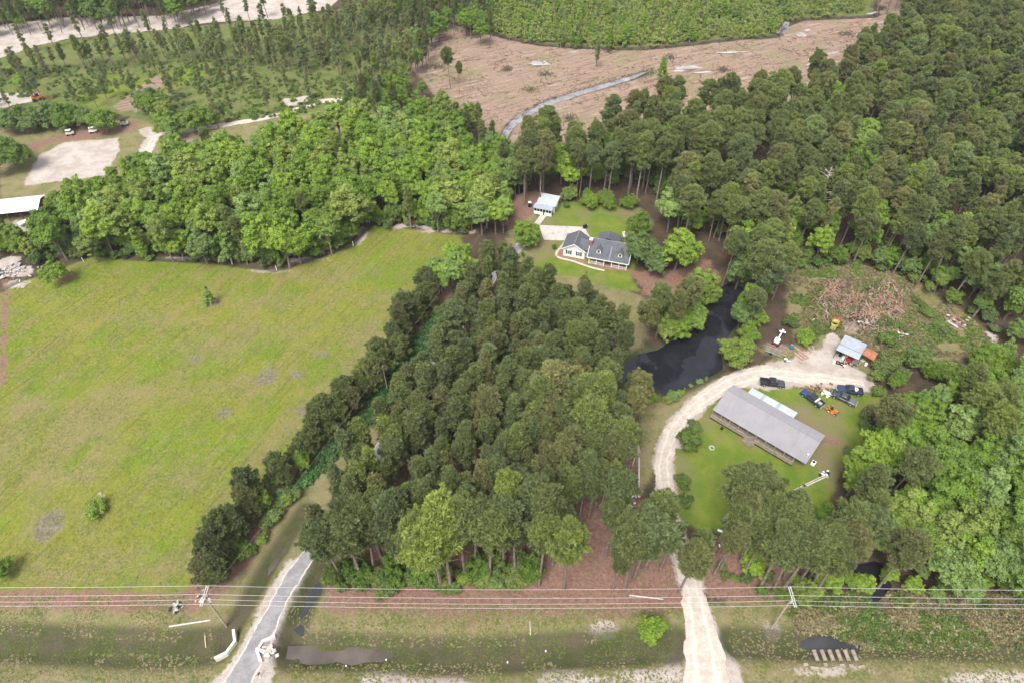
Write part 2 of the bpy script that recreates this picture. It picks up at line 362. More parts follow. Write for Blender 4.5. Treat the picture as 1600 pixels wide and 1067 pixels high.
def ground_material():
    k = NT('ground_soil_and_grass')
    nA = k.noise(0.05, 3, 0.6); nB = k.noise(0.22, 5, 0.7); nC = k.noise(1.6, 5, 0.75); nD = k.noise(6.0, 3, 0.7)
    sv = k.mapv((0.9, 0.08, 1), rz=R(25)); nS = k.noise(1.0, 5, 0.7, vec=sv)
    nE = k.M('ADD', k.M('MULTIPLY', nC, 0.5), k.M('MULTIPLY', nD, 0.5))
    def fac(name, amp=3.0, soft=0.5, n=None):
        e = k.M('MULTIPLY', k.M('SUBTRACT', n or nB, 0.5), amp); e2 = k.M('MULTIPLY', k.M('SUBTRACT', nC, 0.5), amp * 0.5)
        return k.step(k.M('ADD', k.attr('m_' + name), k.M('ADD', e, e2)), -soft, soft)
    # leaf litter on the forest floor
    c = k.mix(k.step(nB, 0.35, 0.65), (0.060, 0.046, 0.032), (0.115, 0.072, 0.05))
    c = k.mix(k.step(nC, 0.5, 0.7), c, (0.05, 0.065, 0.024))
    # rough verge, tan and olive
    v = k.mix(k.step(nB, 0.36, 0.62), (0.125, 0.135, 0.042), (0.23, 0.19, 0.095))
    v = k.mix(k.step(nC, 0.42, 0.7), v, (0.29, 0.23, 0.135)); v = k.mix(k.step(nE, 0.5, 0.68), v, (0.085, 0.105, 0.03))
    c = k.mix(fac('verge', 4, 1.2), c, v)
    # young growth
    y = k.mix(k.step(nB, 0.35, 0.65), (0.085, 0.12, 0.03), (0.17, 0.155, 0.065)); y = k.mix(k.step(nC, 0.5, 0.66), y, (0.12, 0.2, 0.03))
    c = k.mix(fac('young', 8, 1.5), c, y)
    # meadow
    m = k.mix(k.step(nA, 0.38, 0.6), (0.142, 0.195, 0.017), (0.195, 0.198, 0.030))
    m = k.mix(k.step(k.M('ADD', k.M('MULTIPLY', nB, 0.55), k.M('MULTIPLY', nS, 0.45)), 0.48, 0.64), m, (0.225, 0.195, 0.085))
    nL = k.noise(1.0, 4, 0.7, vec=k.mapv((0.22, 0.022, 1), rz=R(25)))
    m = k.mix(k.M('MULTIPLY', k.step(nL, 0.48, 0.64), 0.7), m, (0.23, 0.185, 0.07)); m = k.mix(k.M('MULTIPLY', k.step(nL, 0.44, 0.32), 0.7), m, (0.135, 0.225, 0.012))
    m = k.mix(k.M('MULTIPLY', k.step(nS, 0.52, 0.64), 0.6), m, (0.10, 0.13, 0.018))
    nT = k.noise(1.0, 3, 0.6, vec=k.mapv((1.7, 0.035, 1), rz=R(25))); m = k.mix(k.M('MULTIPLY', k.step(nT, 0.6, 0.68), 0.55), m, (0.08, 0.10, 0.02)); m = k.mix(k.M('MULTIPLY', k.step(nT, 0.4, 0.33), 0.3), m, (0.28, 0.26, 0.08)); m = k.mix(k.M('MULTIPLY', k.step(nS, 0.36, 0.27), .6), m, (0.26, 0.26, 0.05))
    m = k.mix(k.M('MULTIPLY', k.step(nE, 0.50, 0.62), 0.75), m, (0.075, 0.10, 0.020)); m = k.mix(k.M('MULTIPLY', k.step(nC, 0.46, 0.32), 0.7), m, (0.27, 0.235, 0.10))
    c = k.mix(fac('meadow', 3, 1.0), c, m)
    # mown lawn
    l = k.mix(k.step(nB, 0.35, 0.65), (0.11, 0.17, 0.02), (0.175, 0.205, 0.034)); l = k.mix(k.step(nA, 0.5, 0.66), l, (0.20, 0.165, 0.085))
    l = k.mix(k.M('MULTIPLY', k.step(nE, 0.5, 0.66), 0.6), l, (0.08, 0.125, 0.02)); l = k.mix(k.M('MULTIPLY', k.step(nC, 0.58, 0.7), 0.5), l, (0.28, 0.26, 0.12))
    c = k.mix(fac('lawn', 3, 0.8), c, l)
    # red-brown pine straw
    s = k.mix(k.step(nC, 0.35, 0.65), (0.17, 0.092, 0.068), (0.26, 0.155, 0.115)); s = k.mix(k.step(nD, 0.55, 0.72), s, (0.36, 0.26, 0.2))
    s = k.mix(k.step(nB, 0.58, 0.7), s, (0.15, 0.14, 0.065))
    c = k.mix(fac('straw', 5, 0.9), c, s)
    # clear-felled ground
    cs = k.noise(1.0, 5, 0.75, vec=k.mapv((0.09, 0.7, 1), rz=R(-28)))
    q = k.mix(k.step(nC, 0.35, 0.65), (0.235, 0.155, 0.11), (0.345, 0.25, 0.185)); q = k.mix(k.M('MULTIPLY', k.step(cs, 0.5, 0.64), .8), q, (0.125, 0.08, 0.058))
    q = k.mix(k.step(cs, 0.43, 0.33), q, (0.44, 0.34, 0.27)); q = k.mix(k.M('MULTIPLY', k.step(nA, 0.5, 0.64), .5), q, (0.21, 0.19, 0.095)); q = k.mix(k.step(nE, 0.53, 0.66), q, (0.09, 0.065, 0.055))
    c = k.mix(fac('clear', 4, 0.8), c, q)
    # pale sand
    w_ = k.mix(k.step(nB, 0.35, 0.65), (0.49, 0.43, 0.385), (0.37, 0.305, 0.26)); w_ = k.mix(k.step(nE, 0.52, 0.66), w_, (0.30, 0.245, 0.20))
    c = k.mix(fac('sand', 4.2, 0.35), c, w_)
    wn = k.mix(k.step(nC, 0.35, 0.65), (0.26, 0.20, 0.10), (0.19, 0.145, 0.085))
    c = k.mix(k.M('MULTIPLY', fac('worn', 9, 3.0), 0.55), c, wn)
    # dead patches in the field
    b = k.mix(k.step(nC, 0.4, 0.6), (0.13, 0.105, 0.08), (0.24, 0.20, 0.155)); b = k.mix(k.step(nD, 0.55, 0.7), b, (0.10, 0.085, 0.06))
    c = k.mix(k.M('MULTIPLY', fac('bare', 4, 0.9), 0.92), c, b)
    # churned soil and rubble
    d = k.mix(k.step(nC, 0.35, 0.65), (0.20, 0.135, 0.105), (0.37, 0.29, 0.24)); d = k.mix(k.step(nD, 0.5, 0.62), d, (0.085, 0.062, 0.05))
    d = k.mix(k.step(nB, 0.56, 0.66), d, (0.14, 0.17, 0.05))
    c = k.mix(fac('debris', 5, 0.7), c, d)
    # brushy strip
    u = k.mix(k.step(nC, 0.35, 0.65), (0.085, 0.07, 0.04), (0.17, 0.135, 0.075)); u = k.mix(k.step(nB, 0.5, 0.66), u, (0.075, 0.095, 0.03))
    c = k.mix(fac('brush', 4, 1), c, u)
    # wet ditch beds
    t = k.mix(k.step(nB, 0.35, 0.65), (0.055, 0.065, 0.024), (0.085, 0.07, 0.048)); t = k.mix(k.step(nD, 0.55, 0.7), t, (0.035, 0.04, 0.016))
    c = k.mix(k.M('MULTIPLY', fac('wet', 1.6, 0.9), 0.88), c, t)
    h = k.M('ADD', k.M('MULTIPLY', nC, 0.7), k.M('MULTIPLY', nD, 0.5))
    return k.bsdf(c, 0.95, 0.1, bump=h, bstr=0.9, bdist=0.35)
ground.data.materials.append(ground_material())

# ------------------------------------------------------------------ water
def water_mat(name, col, rough=0.06):
    k = NT(name); n = k.noise(1.2, 2, 0.5)
    return k.bsdf(k.mix(k.step(k.noise(0.15, 3), 0.4, 0.7), col, tuple(c * 1.6 for c in col)), rough, 0.5, bump=n, bstr=0.06, bdist=0.05)
pond_m = water_mat('dark_pond_water', (0.014, 0.014, 0.018)); ditch_m = water_mat('muddy_ditch_water', (0.075, 0.06, 0.05), 0.22); wet_m = water_mat('shallow_ditch_water', (0.035, 0.034, 0.036), 0.1)
def sheet(name, poly, z, mat, label=None, kind='structure', grow=0.0):
    c = poly.mean(0); p = [(x + (x - c[0]) * grow, y + (y - c[1]) * grow, z) for x, y in poly]
    return MB().add(p, [tuple(range(len(p)))]).build(name, mat, kind=kind, label=label)
o = sheet('pond_water', POND, -0.8, pond_m, 'dark pond water between the trees', grow=0.05)
WATERS = [(PITS_W[0][0], -1.45, wet_m, 'dark water in the ditch beside the asphalt lane'),
          (PITS_W[1][0], -1.62, ditch_m, 'muddy water in the roadside ditch right of the lane'),
          (PITS_W[2][0], -1.12, ditch_m, 'narrow water in the ditch left of the lane'),
          (PITS_W[3][0], -1.22, wet_m, 'dark water pooled above the six pipe ends'),
          (PITS_W[4][0], -0.35, pond_m, 'black swamp water glimpsed at the forest edge'),
          ]
for pts, z, m, lb in WATERS: sheet('ditch_water', GP(pts), z, m, lb, grow=0.25)
stream_m = water_mat('bright_stream_water', (0.20, 0.19, 0.19), 0.15)
for pts, lb in [([(1026,106),(985,117),(940,130),(900,142),(850,158),(812,178),(790,198),(782,215),(790,222),(800,203),(820,186),(855,167),(905,150),(945,138),(990,124)], 'silvery stream crossing the felled ground'),
                ([(1212,52),(1222,42),(1228,30),(1234,32),(1232,46),(1226,56)], 'bright water at the bend of the boundary ditch')]:
    sheet('stream_water', GP(pts, -0.25), -0.30, stream_m, lb)
pud_m = water_mat('bright_puddle_water', (0.30, 0.28, 0.27), 0.15)
PUD = [(842,100,4.5,2.5),(1075,108,6,1.6),(1060,112,3,1),(1140,84,7,.8),(1252,54,2.5,2),(1262,47,2,1),(1100,115,4,.7),(1365,20,5,1.2),(1385,33,6,.8),(895,82,2.5,1.2),
       (1272,92,5,.7),(1282,88,5,.7),(1290,95,4,.8),(1298,85,4,.6),(1270,100,3,.6)]
for n_, (x, y, rx, ry) in enumerate(PUD):
    c = G(x, y); t = [2 * math.pi * j / 14 for j in range(14)]
    rot = 0.5 if x > 1250 else 0.1
    rr = [1 + random.uniform(-.35, .3) for _ in t]
    pts = [(rx * math.cos(a) * q, ry * math.sin(a) * q) for a, q in zip(t, rr)]
    pts = [(c[0] + a * math.cos(rot) - b * math.sin(rot), c[1] + a * math.sin(rot) + b * math.cos(rot)) for a, b in pts]
    zz = max(HZ(*p) for p in pts + [(c[0], c[1])]) + 0.03
    MB().add([(*p, zz) for p in pts], [tuple(range(14))]).build('puddle', pud_m, kind='structure')

# ------------------------------------------------------------------ lane, dirt road, slabs
def strip(name, line, hw, mat, lift, seed, amp=0.35, step_=0.45, taper=None, label=None):
    seg = np.diff(line, axis=0); L = np.hypot(*seg.T); cum = np.r_[0, np.cumsum(L)]
    # smooth the centreline
    s = np.arange(0, cum[-1], step_); xs = np.interp(s, cum, line[:, 0]); ys = np.interp(s, cum, line[:, 1])
    kk = np.ones(15) / 15; pad = 7
    xs = np.convolve(np.pad(xs, pad, 'reflect', reflect_type='odd'), kk, 'valid'); ys = np.convolve(np.pad(ys, pad, 'reflect', reflect_type='odd'), kk, 'valid')
    tx = np.gradient(xs); ty = np.gradient(ys); tl = np.hypot(tx, ty); nxv = ty / tl; nyv = -tx / tl
    hwv = np.full(len(s), hw) if taper is None else np.interp(s / cum[-1], [a for a, b in taper], [b for a, b in taper])
    g = np.random.default_rng(seed); vs = []; fs = []; K = 8
    for side in (1, -1):
        pass
    off = [vnoise(s, s * 0 + 7 * j, 2.2, seed + j) * amp + vnoise(s, s * 0 + j, 0.6, seed + j + 9) * amp * 0.6 - amp * 0.8 for j in (0, 1)]
    for q in range(len(s)):
        for j in range(K + 1):
            t = j / K * 2 - 1; wv = (hwv[q] + (off[0][q] if t > 0 else off[1][q])) * t
            x = xs[q] + nxv[q] * wv; y = ys[q] + nyv[q] * wv
            vs.append((x, y))
    vv = np.array(vs); zz = height(vv[:, 0], vv[:, 1]); jj = np.tile(np.arange(K + 1), len(s)); 
    zz = np.maximum(zz, 0.0) + lift
    zz[(jj == 0) | (jj == K)] -= lift * 0.7
    v3 = [(a[0], a[1], z_) for a, z_ in zip(vs, zz)]
    for q in range(len(s) - 1):
        for j in range(K): fs.append((q*(K+1)+j, q*(K+1)+j+1, (q+1)*(K+1)+j+1, (q+1)*(K+1)+j))
    m = MB(); m.add(v3, fs)
    ob = m.build(name, mat, kind='structure', smooth=True, label=label)
    uv = ob.data.attributes.new('across', 'FLOAT', 'POINT'); uv.data.foreach_set('value', (jj / K * 2 - 1).astype(np.float32))
    return ob
def asphalt_mat():
    k = NT('worn_grey_asphalt'); a = k.attr('across')
    c = k.mix(k.step(k.noise(0.5, 4, 0.7), 0.35, 0.65), (0.20, 0.19, 0.19), (0.28, 0.265, 0.265))
    c = k.mix(k.step(k.noise(5, 3, 0.7), 0.5, 0.7), c, (0.18, 0.17, 0.17))
    e = k.step(k.M('ADD', k.M('ABSOLUTE', a), k.M('MULTIPLY', k.M('SUBTRACT', k.noise(0.8, 4), 0.5), 0.5)), 0.80, 0.95)
    c = k.mix(e, c, (0.50, 0.46, 0.41))
    c = k.mix(k.step(k.noise(0.17, 2), 0.56, 0.6), c, (0.17, 0.16, 0.165))
    return k.bsdf(c, 0.85, 0.3, bump=k.noise(8, 3), bstr=0.3, bdist=0.03)
def dirt_mat():
    k = NT('white_limerock_dirt'); a = k.attr('across')
    c = k.mix(k.step(k.noise(0.6, 5, 0.7), 0.35, 0.65), (0.50, 0.44, 0.38), (0.40, 0.335, 0.28))
    r = k.M('ABSOLUTE', k.M('SUBTRACT', k.M('ABSOLUTE', a), 0.45))
    c = k.mix(k.M('MULTIPLY', k.step(k.M('ADD', r, k.M('MULTIPLY', k.M('SUBTRACT', k.noise(0.9, 4), 0.5), 0.4)), 0.2, 0.02), 0.55), c, (0.58, 0.53, 0.47))
    c = k.mix(k.step(k.noise(2.2, 4, 0.8), 0.56, 0.7), c, (0.30, 0.235, 0.19))
    return k.bsdf(c, 0.95, 0.15, bump=k.noise(5, 4), bstr=0.5, bdist=0.08)
asph = asphalt_mat(); dirt = dirt_mat()
strip('asphalt_lane', LANE, 1.95, asph, 0.07, 3, taper=[(0, 3.0), (0.05, 2.2), (0.12, 1.6), (0.35, 1.35), (1, 1.3)], label='narrow grey asphalt lane running past the pine stand')
strip('dirt_track', GP([(222,262),(232,240),(238,222),(245,212),(275,207),(330,200),(400,188),(440,180),(470,170),(500,159),(540,155)]), 1.5, dirt, 0.1, 12, amp=0.6, label='pale winding dirt track above the bright wood')
strip('dirt_road', ROAD, 1.9, dirt, 0.08, 4, amp=0.8, taper=[(0, 4.4), (0.1, 3.2), (0.2, 2.0), (0.35, 1.7), (0.62, 1.7), (0.78, 2.4), (0.9,1.8), (1, 1.0)], label='pale dirt road curving up to the grey-roofed home')
conc = simple('stained_pale_concrete', (0.46, 0.42, 0.38), 0.85, 0.2, var=0.14, scale=0.9, dirt=(0.33, 0.28, 0.24))
def slab_obj(name, pts, z0, z1, mat, label=None):
    p = GP(pts, z1); 
    return MB().slab([(x, y, z1) for x, y in p], z1 - z0).build(name, mat, kind='structure', label=label)
slab_obj('concrete_pad', [(842,352),(913,355),(919,366),(925,375),(884,376),(850,375)], -0.3, 0.10, conc, 'pinkish concrete parking pad behind the white house')
slab_obj('concrete_path', [(846,334),(855,336),(843,352),(834,350)], -0.3, 0.12, conc, 'short concrete path from the pad to the white outbuilding')
slab_obj('concrete_patio', [(972,362),(986,363),(992,378),(975,376)], -0.3, 0.11, conc, 'small concrete patio behind the white house')
brick_m = simple('red_brown_mulch', (0.26, 0.135, 0.09), 0.95, 0.1, var=0.3, scale=3)
slab_obj('front_walk_bed', [(865,401),(885,378),(890,378),(880,400),(915,408),(985,420),(984,424),(950,422),(925,414),(905,410)], -0.3, 0.08, brick_m, 'red-brown planting bed along the front of the white house')
strip('concrete_path', GP([(884,377),(876,388),(863,401),(870,404),(884,405),(900,409),(912,415),(928,420),(945,423)]), 0.35, conc, 0.12, 8, amp=0.05, label='pale curved walk edging the planting bed')
# ------------------------------------------------------------------ plant materials
def leaf_mat(name, dark, mid, light, transl=0.3, rough=0.55):
    brown = 0.5 if 'pine' in name else 0.28
    k = NT(name)
    tint = k.attr('tint', 'INSTANCER'); leaf = k.attr('leaf')
    t = k.M('ADD', k.M('MULTIPLY', tint, 0.68), k.M('MULTIPLY', leaf, 0.4))
    t = k.M('ADD', t, k.M('MULTIPLY', k.M('SUBTRACT', k.noise(0.03, 2), 0.5), 0.5))
    c = k.mix(k.step(t, 0.0, 0.5), dark, mid); c = k.mix(k.step(t, 0.5, 1.0), c, light)
    hv = k.M('FRACT', k.M('MULTIPLY', tint, 13.7)); lum = k.N('ShaderNodeRGBToBW'); k.L(c, lum.inputs[0])
    def toned(col):
        n = k.N('ShaderNodeVectorMath', operation='SCALE'); n.inputs[0].default_value = col; k.L(lum.outputs[0], n.inputs['Scale']); return n.outputs[0]
    c = k.mix(k.M('MULTIPLY', k.step(hv, 0.72, 0.95), brown), c, toned((1.2, 1.0, 0.5)))
    c = k.mix(k.M('MULTIPLY', k.step(hv, 0.32, 0.1), 0.45), c, toned((0.82, 1.08, 0.52)))
    p = k.N('ShaderNodeBsdfPrincipled'); k.L(c, p.inputs['Base Color']); p.inputs['Roughness'].default_value = rough
    p.inputs['Specular IOR Level'].default_value = 0.25
    tr = k.N('ShaderNodeBsdfTranslucent'); k.L(k.mix(0.5, c, (0.12, 0.16, 0.02)), tr.inputs[0])
    mx = k.N('ShaderNodeMixShader'); mx.inputs[0].default_value = transl
    k.L(p.outputs[0], mx.inputs[1]); k.L(tr.outputs[0], mx.inputs[2]); k.t.links.new(mx.outputs[0], k.out.inputs[0])
    return k.mat
PINE_M = leaf_mat('pine_needles', (0.115, 0.135, 0.068), (0.20, 0.235, 0.082), (0.34, 0.42, 0.09), 0.42)
PALEPINE_M = leaf_mat('pale_pine_needles', (0.16, 0.18, 0.10), (0.24, 0.275, 0.12), (0.34, 0.40, 0.12), 0.42)
BROAD_M = leaf_mat('broad_leaves', (0.075, 0.125, 0.032), (0.19, 0.30, 0.042), (0.35, 0.49, 0.06), 0.4)
YOUNG_M = leaf_mat('young_leaves', (0.18, 0.21, 0.06), (0.26, 0.32, 0.07), (0.36, 0.44, 0.08), 0.4)
GRASS_M = leaf_mat('meadow_grass_blades', (0.09, 0.125, 0.018), (0.14, 0.18, 0.022), (0.19, 0.23, 0.03), 0.2)
SHRUB_M = leaf_mat('shrub_leaves', (0.06, 0.10, 0.03), (0.12, 0.18, 0.036), (0.22, 0.31, 0.05), 0.3)
VINE_M = leaf_mat('vine_leaves', (0.04, 0.10, 0.03), (0.06, 0.15, 0.04), (0.10, 0.20, 0.05), 0.25)
DRY_M = leaf_mat('dry_weeds', (0.12, 0.10, 0.05), (0.21, 0.17, 0.085), (0.31, 0.26, 0.13), 0.1)
BARK_M = simple('grey_brown_bark', (0.19, 0.15, 0.12), 0.95, 0.1, var=0.35, scale=1.6)
PALE_BARK_M = simple('bleached_bark', (0.46, 0.42, 0.38), 0.9, 0.1, var=0.2, scale=2)
WOOD_M = simple('felled_log_wood', (0.30, 0.18, 0.125), 0.9, 0.1, var=0.4, scale=1.5)
TAN_M = simple('dry_tan_wood', (0.34, 0.27, 0.22), 0.9, 0.1, var=0.3, scale=1.5)
DARKWOOD_M = simple('dark_rotten_wood', (0.085, 0.062, 0.05), 0.95, 0.1, var=0.4, scale=1.5)

# ------------------------------------------------------------------ plant prototypes
def foliage(name, clumps, per, size, mat, elong=1.0, jit=0.55, lowcut=-0.45, seed=0, radial=False):
    """clumps: rows of cx cy cz rx ry rz ; every leaf tuft is one small bent triangle pair"""
    g = np.random.default_rng(seed); C = np.asarray(clumps, float)
    w_ = (C[:, 3] * C[:, 4]); cnt = np.maximum((per * w_ / w_.mean()).astype(int), 6)
    idx = np.repeat(np.arange(len(C)), cnt); n = len(idx)
    d = g.normal(size=(n, 3)); d /= np.linalg.norm(d, axis=1)[:, None]
    low = d[:, 2] < lowcut; d[low, 2] *= -1
    rr = 0.40 + 0.68 * g.random(n) ** 0.75
    p = C[idx, :3] + d * C[idx, 3:6] * rr[:, None]
    nn = d + g.normal(size=(n, 3)) * jit; nn[:, 2] += 0.4; nn /= np.linalg.norm(nn, axis=1)[:, None]
    t = np.cross(nn, g.normal(size=(n, 3))); t /= np.linalg.norm(t, axis=1)[:, None]; b = np.cross(nn, t)
    s = size * (0.65 + 0.7 * g.random(n))[:, None]
    if radial:      # thin needle sprays pointing out of their tuft
        t = d + g.normal(size=(n, 3)) * 0.45; t[:, 2] += 0.25; t /= np.linalg.norm(t, axis=1)[:, None]
        b = np.cross(t, g.normal(size=(n, 3))); b /= np.linalg.norm(b, axis=1)[:, None]; b *= 0.62; nn = np.cross(t, b)
    a0 = p - t * s * 0.5 * elong; a1 = p + t * s * 0.5 * elong; a2 = p + b * s * 0.42 - nn * s * 0.12; a3 = p - b * s * 0.42 - nn * s * 0.12
    V = np.stack([a0, a2, a1, a3], 1).reshape(-1, 3)
    F = np.arange(n * 4).reshape(n, 4)
    me = bpy.data.meshes.new(name); me.vertices.add(len(V)); me.vertices.foreach_set('co', V.astype(np.float32).ravel())
    me.loops.add(F.size); me.loops.foreach_set('vertex_index', F.astype(np.int32).ravel())
    me.polygons.add(n); me.polygons.foreach_set('loop_start', np.arange(0, F.size, 4, dtype=np.int32)); me.update(calc_edges=True)
    cl = g.random(len(C)); lf = 0.55 * cl[idx] + 0.45 * g.random(n)
    a = me.attributes.new('leaf', 'FLOAT', 'FACE'); a.data.foreach_set('value', lf.astype(np.float32))
    me.materials.append(mat); return me
def wood_mesh(name, mb, mat):
    me = bpy.data.meshes.new(name); me.from_pydata(mb.v, [], mb.f); me.materials.append(mat); me.update(); return me

PROTO = {}      # kind -> list of (trunk mesh, crown mesh, nominal height)
def trunk_curve(g, h, r0, bend):
    a = g.uniform(0, 6.28); bx, by = math.cos(a) * bend, math.sin(a) * bend
    pts = [(bx * (t ** 1.6), by * (t ** 1.6), h * t) for t in (0, .25, .5, .75, 1)]
    return pts, [r0 * 1.15, r0 * 0.92, r0 * 0.75, r0 * 0.5, r0 * 0.15]
def at_t(pts, t):
    q = t * 4; i = min(int(q), 3); f = q - i; return [pts[i][j] * (1 - f) + pts[i + 1][j] * f for j in range(3)]
def make_pine(sd, h, base, Rm, nc, cs, per, leaf, flat=0.72, mat=None):
    g = np.random.default_rng(sd); pts, rad = trunk_curve(g, h * 0.97, h * 0.0105 + 0.04, h * 0.03)
    mb = MB().tube([(p[0], p[1], p[2] - (0.4 if i == 0 else 0)) for i, p in enumerate(pts)], rad, 6)
    cl = []
    for i in range(nc):
        u = (i + g.random()) / nc; t = base + (1 - base) * u * 0.97
        prof = math.sin(math.pi * min(0.12 + u * 0.80, 1)) ** 0.7 if flat > 0.5 else (1 - u) * 0.9 + 0.15
        a = i * 2.4 + g.uniform(-.5, .5); r = Rm * prof * (g.random() ** 0.5) * g.uniform(.75, 1.12)
        c = at_t(pts, t); q = cs * g.uniform(.7, 1.25)
        p = (c[0] + r * math.cos(a), c[1] + r * math.sin(a), c[2] + r * 0.12)
        cl.append((*p, q, q, q * flat))
        if i % 2 == 0 and r > Rm * 0.3:
            b = at_t(pts, max(t - 0.06, 0.2)); mb.tube([b, ((b[0] + p[0]) / 2, (b[1] + p[1]) / 2, (b[2] + p[2]) / 2 + 0.1), p], [0.10, 0.07, 0.03], 4, cap=False)
    for _ in range(4):
        t = g.uniform(base * 0.6, base); b = at_t(pts, t); a = g.uniform(0, 6.28); L = Rm * g.uniform(.3, .7)
        mb.tube([b, (b[0] + L * math.cos(a), b[1] + L * math.sin(a), b[2] + g.uniform(-.3, .5))], [0.06, 0.02], 4, cap=False)
    cl.append((*pts[-1], cs * .8, cs * .8, cs * .8))
    for c_ in list(cl)[::2]:      # stray outer sprays break the outline
        a = g.uniform(0, 6.28); e = c_[3] * g.uniform(1.0, 1.7); cl.append((c_[0] + e * math.cos(a), c_[1] + e * math.sin(a), c_[2] + g.uniform(-.5, .7), cs * .42, cs * .42, cs * .36))
    return wood_mesh('pine_trunk', mb, BARK_M), foliage('pine_crown', cl, int(per * 1.35), leaf, mat or PINE_M, elong=1.9, seed=sd, radial=True), h
def make_broad(sd, h, base, Rm, nc, cs, per, leaf, mat, bark, shape='round'):
    g = np.random.default_rng(sd); pts, rad = trunk_curve(g, h * 0.8, h * 0.014 + 0.06, h * 0.05)
    mb = MB().tube([(p[0], p[1], p[2] - (0.4 if i == 0 else 0)) for i, p in enumerate(pts)], rad, 6)
    cl = []; zc = h * (base + (1 - base) * 0.48); rz = h * (1 - base) * 0.5
    for i in range(nc):
        d = g.normal(size=3); d /= np.linalg.norm(d)
        if d[2] < -0.35: d[2] *= -0.5
        if shape == 'cone':
            u = g.random() ** 0.8; rr = Rm * (1 - u) * g.random() ** 0.4 + 0.2; a = g.uniform(0, 6.28)
            p = np.array([rr * math.cos(a), rr * math.sin(a), h * (base + (1 - base) * u * 0.95)])
            q = cs * (1.15 - 0.6 * u) * g.uniform(.8, 1.2)
        else:
            k = g.uniform(.35, 1.0) ** 0.6 * (1 + 0.22 * math.sin(3 * math.atan2(d[1], d[0]) + sd))
            p = np.array([d[0] * Rm * k, d[1] * Rm * k, zc + d[2] * rz * k * 0.92]); q = cs * g.uniform(.6, 1.3)
        cl.append((*p, q, q, q * 0.75))
        if i % 2 == 0:
            a = g.uniform(0, 6.28); e = q * g.uniform(.9, 1.5); cl.append((p[0] + e * math.cos(a), p[1] + e * math.sin(a), p[2] + g.uniform(-.4, .7), q * .42, q * .42, q * .4))
        if i % 3 == 0 and shape != 'cone':
            b = at_t(pts, g.uniform(0.35, 0.85)); mb.tube([b, tuple(np.array(b) * 0.5 + p * 0.5 + [0, 0, 0.3]), tuple(p)], [0.13, 0.09, 0.03], 4, cap=False)
    return wood_mesh('tree_trunk', mb, bark), foliage('tree_crown', cl, per, leaf, mat, elong=1.1, seed=sd, jit=0.65), h

PROTO['tall_pine'] = [make_pine(100 + i, 25, b, r, 74, 0.98, 105, 0.40) for i, (b, r) in enumerate([(.58, 3.5), (.62, 3.1), (.54, 3.7), (.64, 4.1), (.58, 2.9), (.6, 4.3), (.66, 3.3), (.5, 3.0), (.6, 3.8)])]
PROTO['slim_pine'] = [make_pine(120 + i, 18, b, r, 48, 0.62, 70, 0.34) for i, (b, r) in enumerate([(.50, 1.5), (.58, 1.25), (.45, 1.6), (.6, 1.8), (.5, 1.2), (.42, 1.9), (.55, 1.4), (.64, 1.6)])]
PROTO['low_pine'] = [make_pine(130 + i, 12, b, r, 70, 0.85, 90, 0.38) for i, (b, r) in enumerate([(.12, 3.0), (.18, 3.6), (.1, 2.7)])]
PROTO['thin_pine'] = [make_pine(140 + i, 11, b, r, 17, 0.55, 42, 0.36, mat=PALEPINE_M) for i, (b, r) in enumerate([(.35, 1.2), (.45, 1.5), (.3, 1.0), (.5, 1.3)])]
PROTO['broadleaf'] = [make_broad(160 + i, 15, b, r, 105, 0.95, 95, 0.44, BROAD_M, BARK_M) for i, (b, r) in enumerate([(.22, 3.9), (.3, 3.4), (.15, 4.3), (.28, 4.6), (.2, 3.2), (.25, 3.8), (.35, 3.0), (.2, 4.8)])]
PROTO['pointed'] = [make_broad(180 + i, 14, .12, r, 60, 0.9, 95, 0.42, BROAD_M, PALE_BARK_M, 'cone') for i, r in enumerate([2.2, 2.6, 1.8, 2.9])]
PROTO['bushy'] = [make_broad(190 + i, 10, .0, r, 110, 1.0, 95, 0.42, BROAD_M, BARK_M) for i, r in enumerate([4.6, 5.2, 4.0])]
PROTO['sapling'] = [make_broad(200 + i, 7, .1, r, 12, 0.75, 60, 0.42, YOUNG_M, PALE_BARK_M, 'cone') for i, r in enumerate([1.0, 1.3, 0.8])]
PROTO['shrub'] = [make_broad(220 + i, 3, .0, r, 22, 0.62, 80, 0.30, SHRUB_M, BARK_M) for i, r in enumerate([1.35, 1.6, 1.1, 1.8])]
def make_dead(sd, h):
    g = np.random.default_rng(sd); pts, rad = trunk_curve(g, h, h * 0.013 + 0.04, h * 0.06); mb = MB().tube(pts, rad, 6); tw = MB()
    for i in range(26):
        t = g.uniform(0.35, 0.98); b = at_t(pts, t); a = g.uniform(0, 6.28); L = h * 0.24 * g.uniform(.4, 1.1) * (1.15 - t * 0.5)
        e = (b[0] + L * math.cos(a), b[1] + L * math.sin(a), b[2] + L * g.uniform(.2, .8)); (mb if i < 8 else tw).tube([b, e], [0.09, 0.03], 4, cap=False)
        for _ in range(5):
            a2 = a + g.uniform(-1.1, 1.1); l2 = L * g.uniform(.25, .55); m = g.uniform(.4, 1)
            s_ = [b[j] + (e[j] - b[j]) * m for j in range(3)]
            tw.tube([s_, (s_[0] + l2 * math.cos(a2), s_[1] + l2 * math.sin(a2), s_[2] + l2 * g.uniform(.1, .9))], [0.045, 0.02], 3, cap=False)
    return wood_mesh('dead_trunk', mb, PALE_BARK_M), wood_mesh('dead_branches', tw, PALE_BARK_M), h
PROTO['dead'] = [make_dead(240 + i, 13) for i in range(3)]

